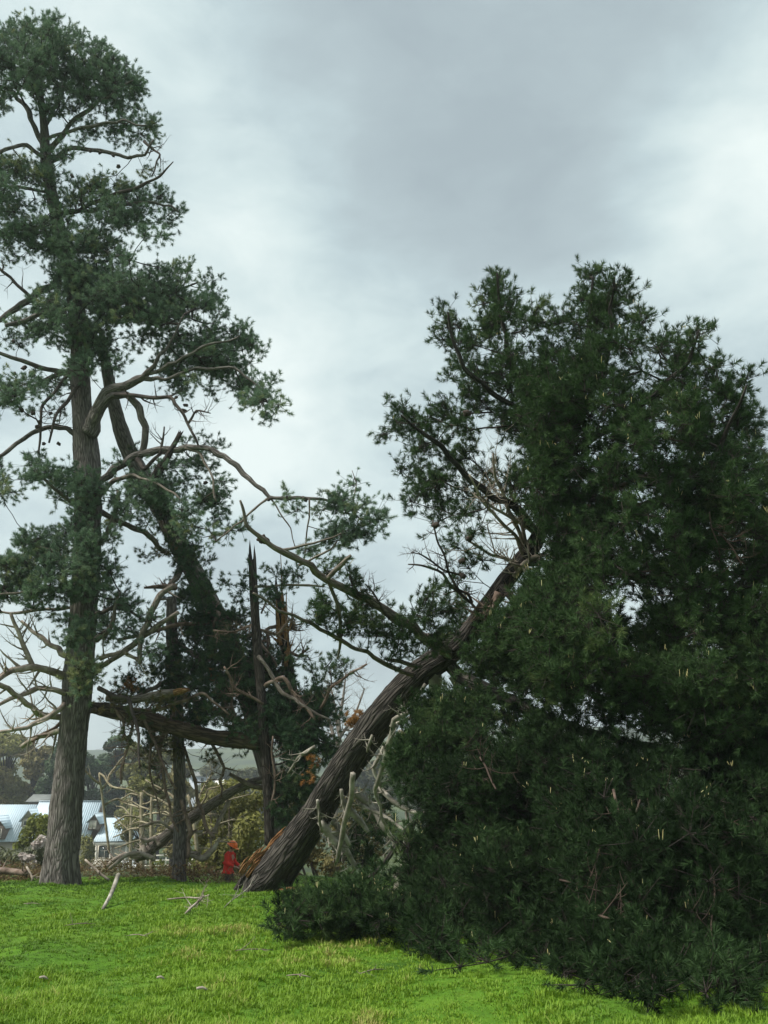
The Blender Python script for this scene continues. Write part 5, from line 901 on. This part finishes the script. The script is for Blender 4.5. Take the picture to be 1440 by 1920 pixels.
V, Ed, Ra = [(-.03, 0, .98), (-.035, 0, .84), (-.02, 0, 1.12), (-.02, 0, 1.27), (.0, 0, 1.38), (.03, 0, 1.45)], [(0, 1), (0, 2), (2, 3), (3, 4), (4, 5)], [(.18, .145), (.185, .15), (.18, .14), (.19, .145), (.16, .12), (.08, .075)]
for y in (-1, 1):
    d_ = limbv(y); i0 = len(V); V += [d_['sh'], d_['el'], tuple(np.array(d_['wr'])*.9+np.array(d_['el'])*.1)]; Ed += [(4, i0), (i0, i0+1), (i0+1, i0+2)]; Ra += [.085, .065, .05]
skin('jacket', V, Ed, Ra, JACK, wk)
V, Ed, Ra = [(-.03, 0, .88), (-.03, 0, .95)], [(0, 1)], [(.16, .13), (.15, .12)]
for y in (-1, 1):
    d_ = limbv(y); i0 = len(V); V += [d_['hip'], d_['knee'], tuple(np.array(d_['ank'])+[0, 0, .04])]; Ed += [(0, i0), (i0, i0+1), (i0+1, i0+2)]; Ra += [.105, .08, .068]
skin('trousers', V, Ed, Ra, TROU, wk)
for y in (-1, 1):
    d_ = limbv(y); q = np.array(d_['ank']); skin('boot', [tuple(q+[0, 0, .1]), tuple(q-[0, 0, .03]), tuple(q+[.1, 0, -.045]), tuple(q+[.2, 0, -.05])], [(0, 1), (1, 2), (2, 3)], [.06, .058, .05, .042], BLK, wk)
def wpart(name, a, m, sm=True, par=wk):
    o = bpy.data.objects.new(name, mesh(name, a, m, sm)); C.objects.link(o); o.parent = par; return o
tilt = math.radians(28); Rm = np.array([[math.cos(tilt), 0, math.sin(tilt)], [0, 1, 0], [-math.sin(tilt), 0, math.cos(tilt)]]).T
a = Acc(); ball(a, (.085, 0, 1.635), .145, 20, 8, (1.08, .92, .95), 0, 0, Rm.T, True)
V = []; nn_ = 20
for r, z_ in ((.150, .0), (.185, -.012), (.183, -.022), (.146, -.012)):
    for k in range(nn_):
        an = 2*math.pi*k/nn_; ex = 1+.28*max(0, math.cos(an))**2; V.append(np.array([math.cos(an)*r*ex*1.02, math.sin(an)*r*.9, z_]))
V = np.array(V)@Rm+np.array([.085, 0, 1.635]); Q = [(i*nn_+k, i*nn_+(k+1) % nn_, ((i+1) % 4)*nn_+(k+1) % nn_, ((i+1) % 4)*nn_+k) for i in range(4) for k in range(nn_)]; a.add(V, None, Q)
hel = wpart('helmet', a, HELM)
for y in (-1, 1):
    a = Acc(); ball(a, (.075, .10*y, 1.585), .05, 10, 8, (.8, .6, 1.1)); wpart('ear_muff', a, BLK, True, hel)
a = Acc(); ball(a, (.185, 0, 1.585), .022, 8, 6, (1, .8, 1.2)); wpart('nose', a, SKIN)
a = Acc(); 
for y in (-.03, .03): ball(a, (.168, y, 1.61), .012, 8, 6)
wpart('eyes', a, BLK)
a = Acc(); ball(a, (.165, 0, 1.548), .014, 8, 6, (.6, 1.8, .4)); wpart('mouth', a, plain('lips', (.3, .12, .1)))

# ------------------------------------------------------------------ the air
a = Acc(); box(a, -3100, 3100, -450, 3600, -40, 110)
hz = bpy.data.materials.new('haze'); hz.use_nodes = True; t = hz.node_tree; t.nodes.clear(); ou = t.nodes.new('ShaderNodeOutputMaterial'); pv = t.nodes.new('ShaderNodeVolumePrincipled')
pv.inputs['Color'].default_value = (.86, .93, .96, 1); pv.inputs['Density'].default_value = .0005; pv.inputs['Anisotropy'].default_value = .2; t.links.new(pv.outputs[0], ou.inputs['Volume'])
tag(part('haze', a, hz, None), 'thin pale haze in the air', 'haze', None, 'stuff')
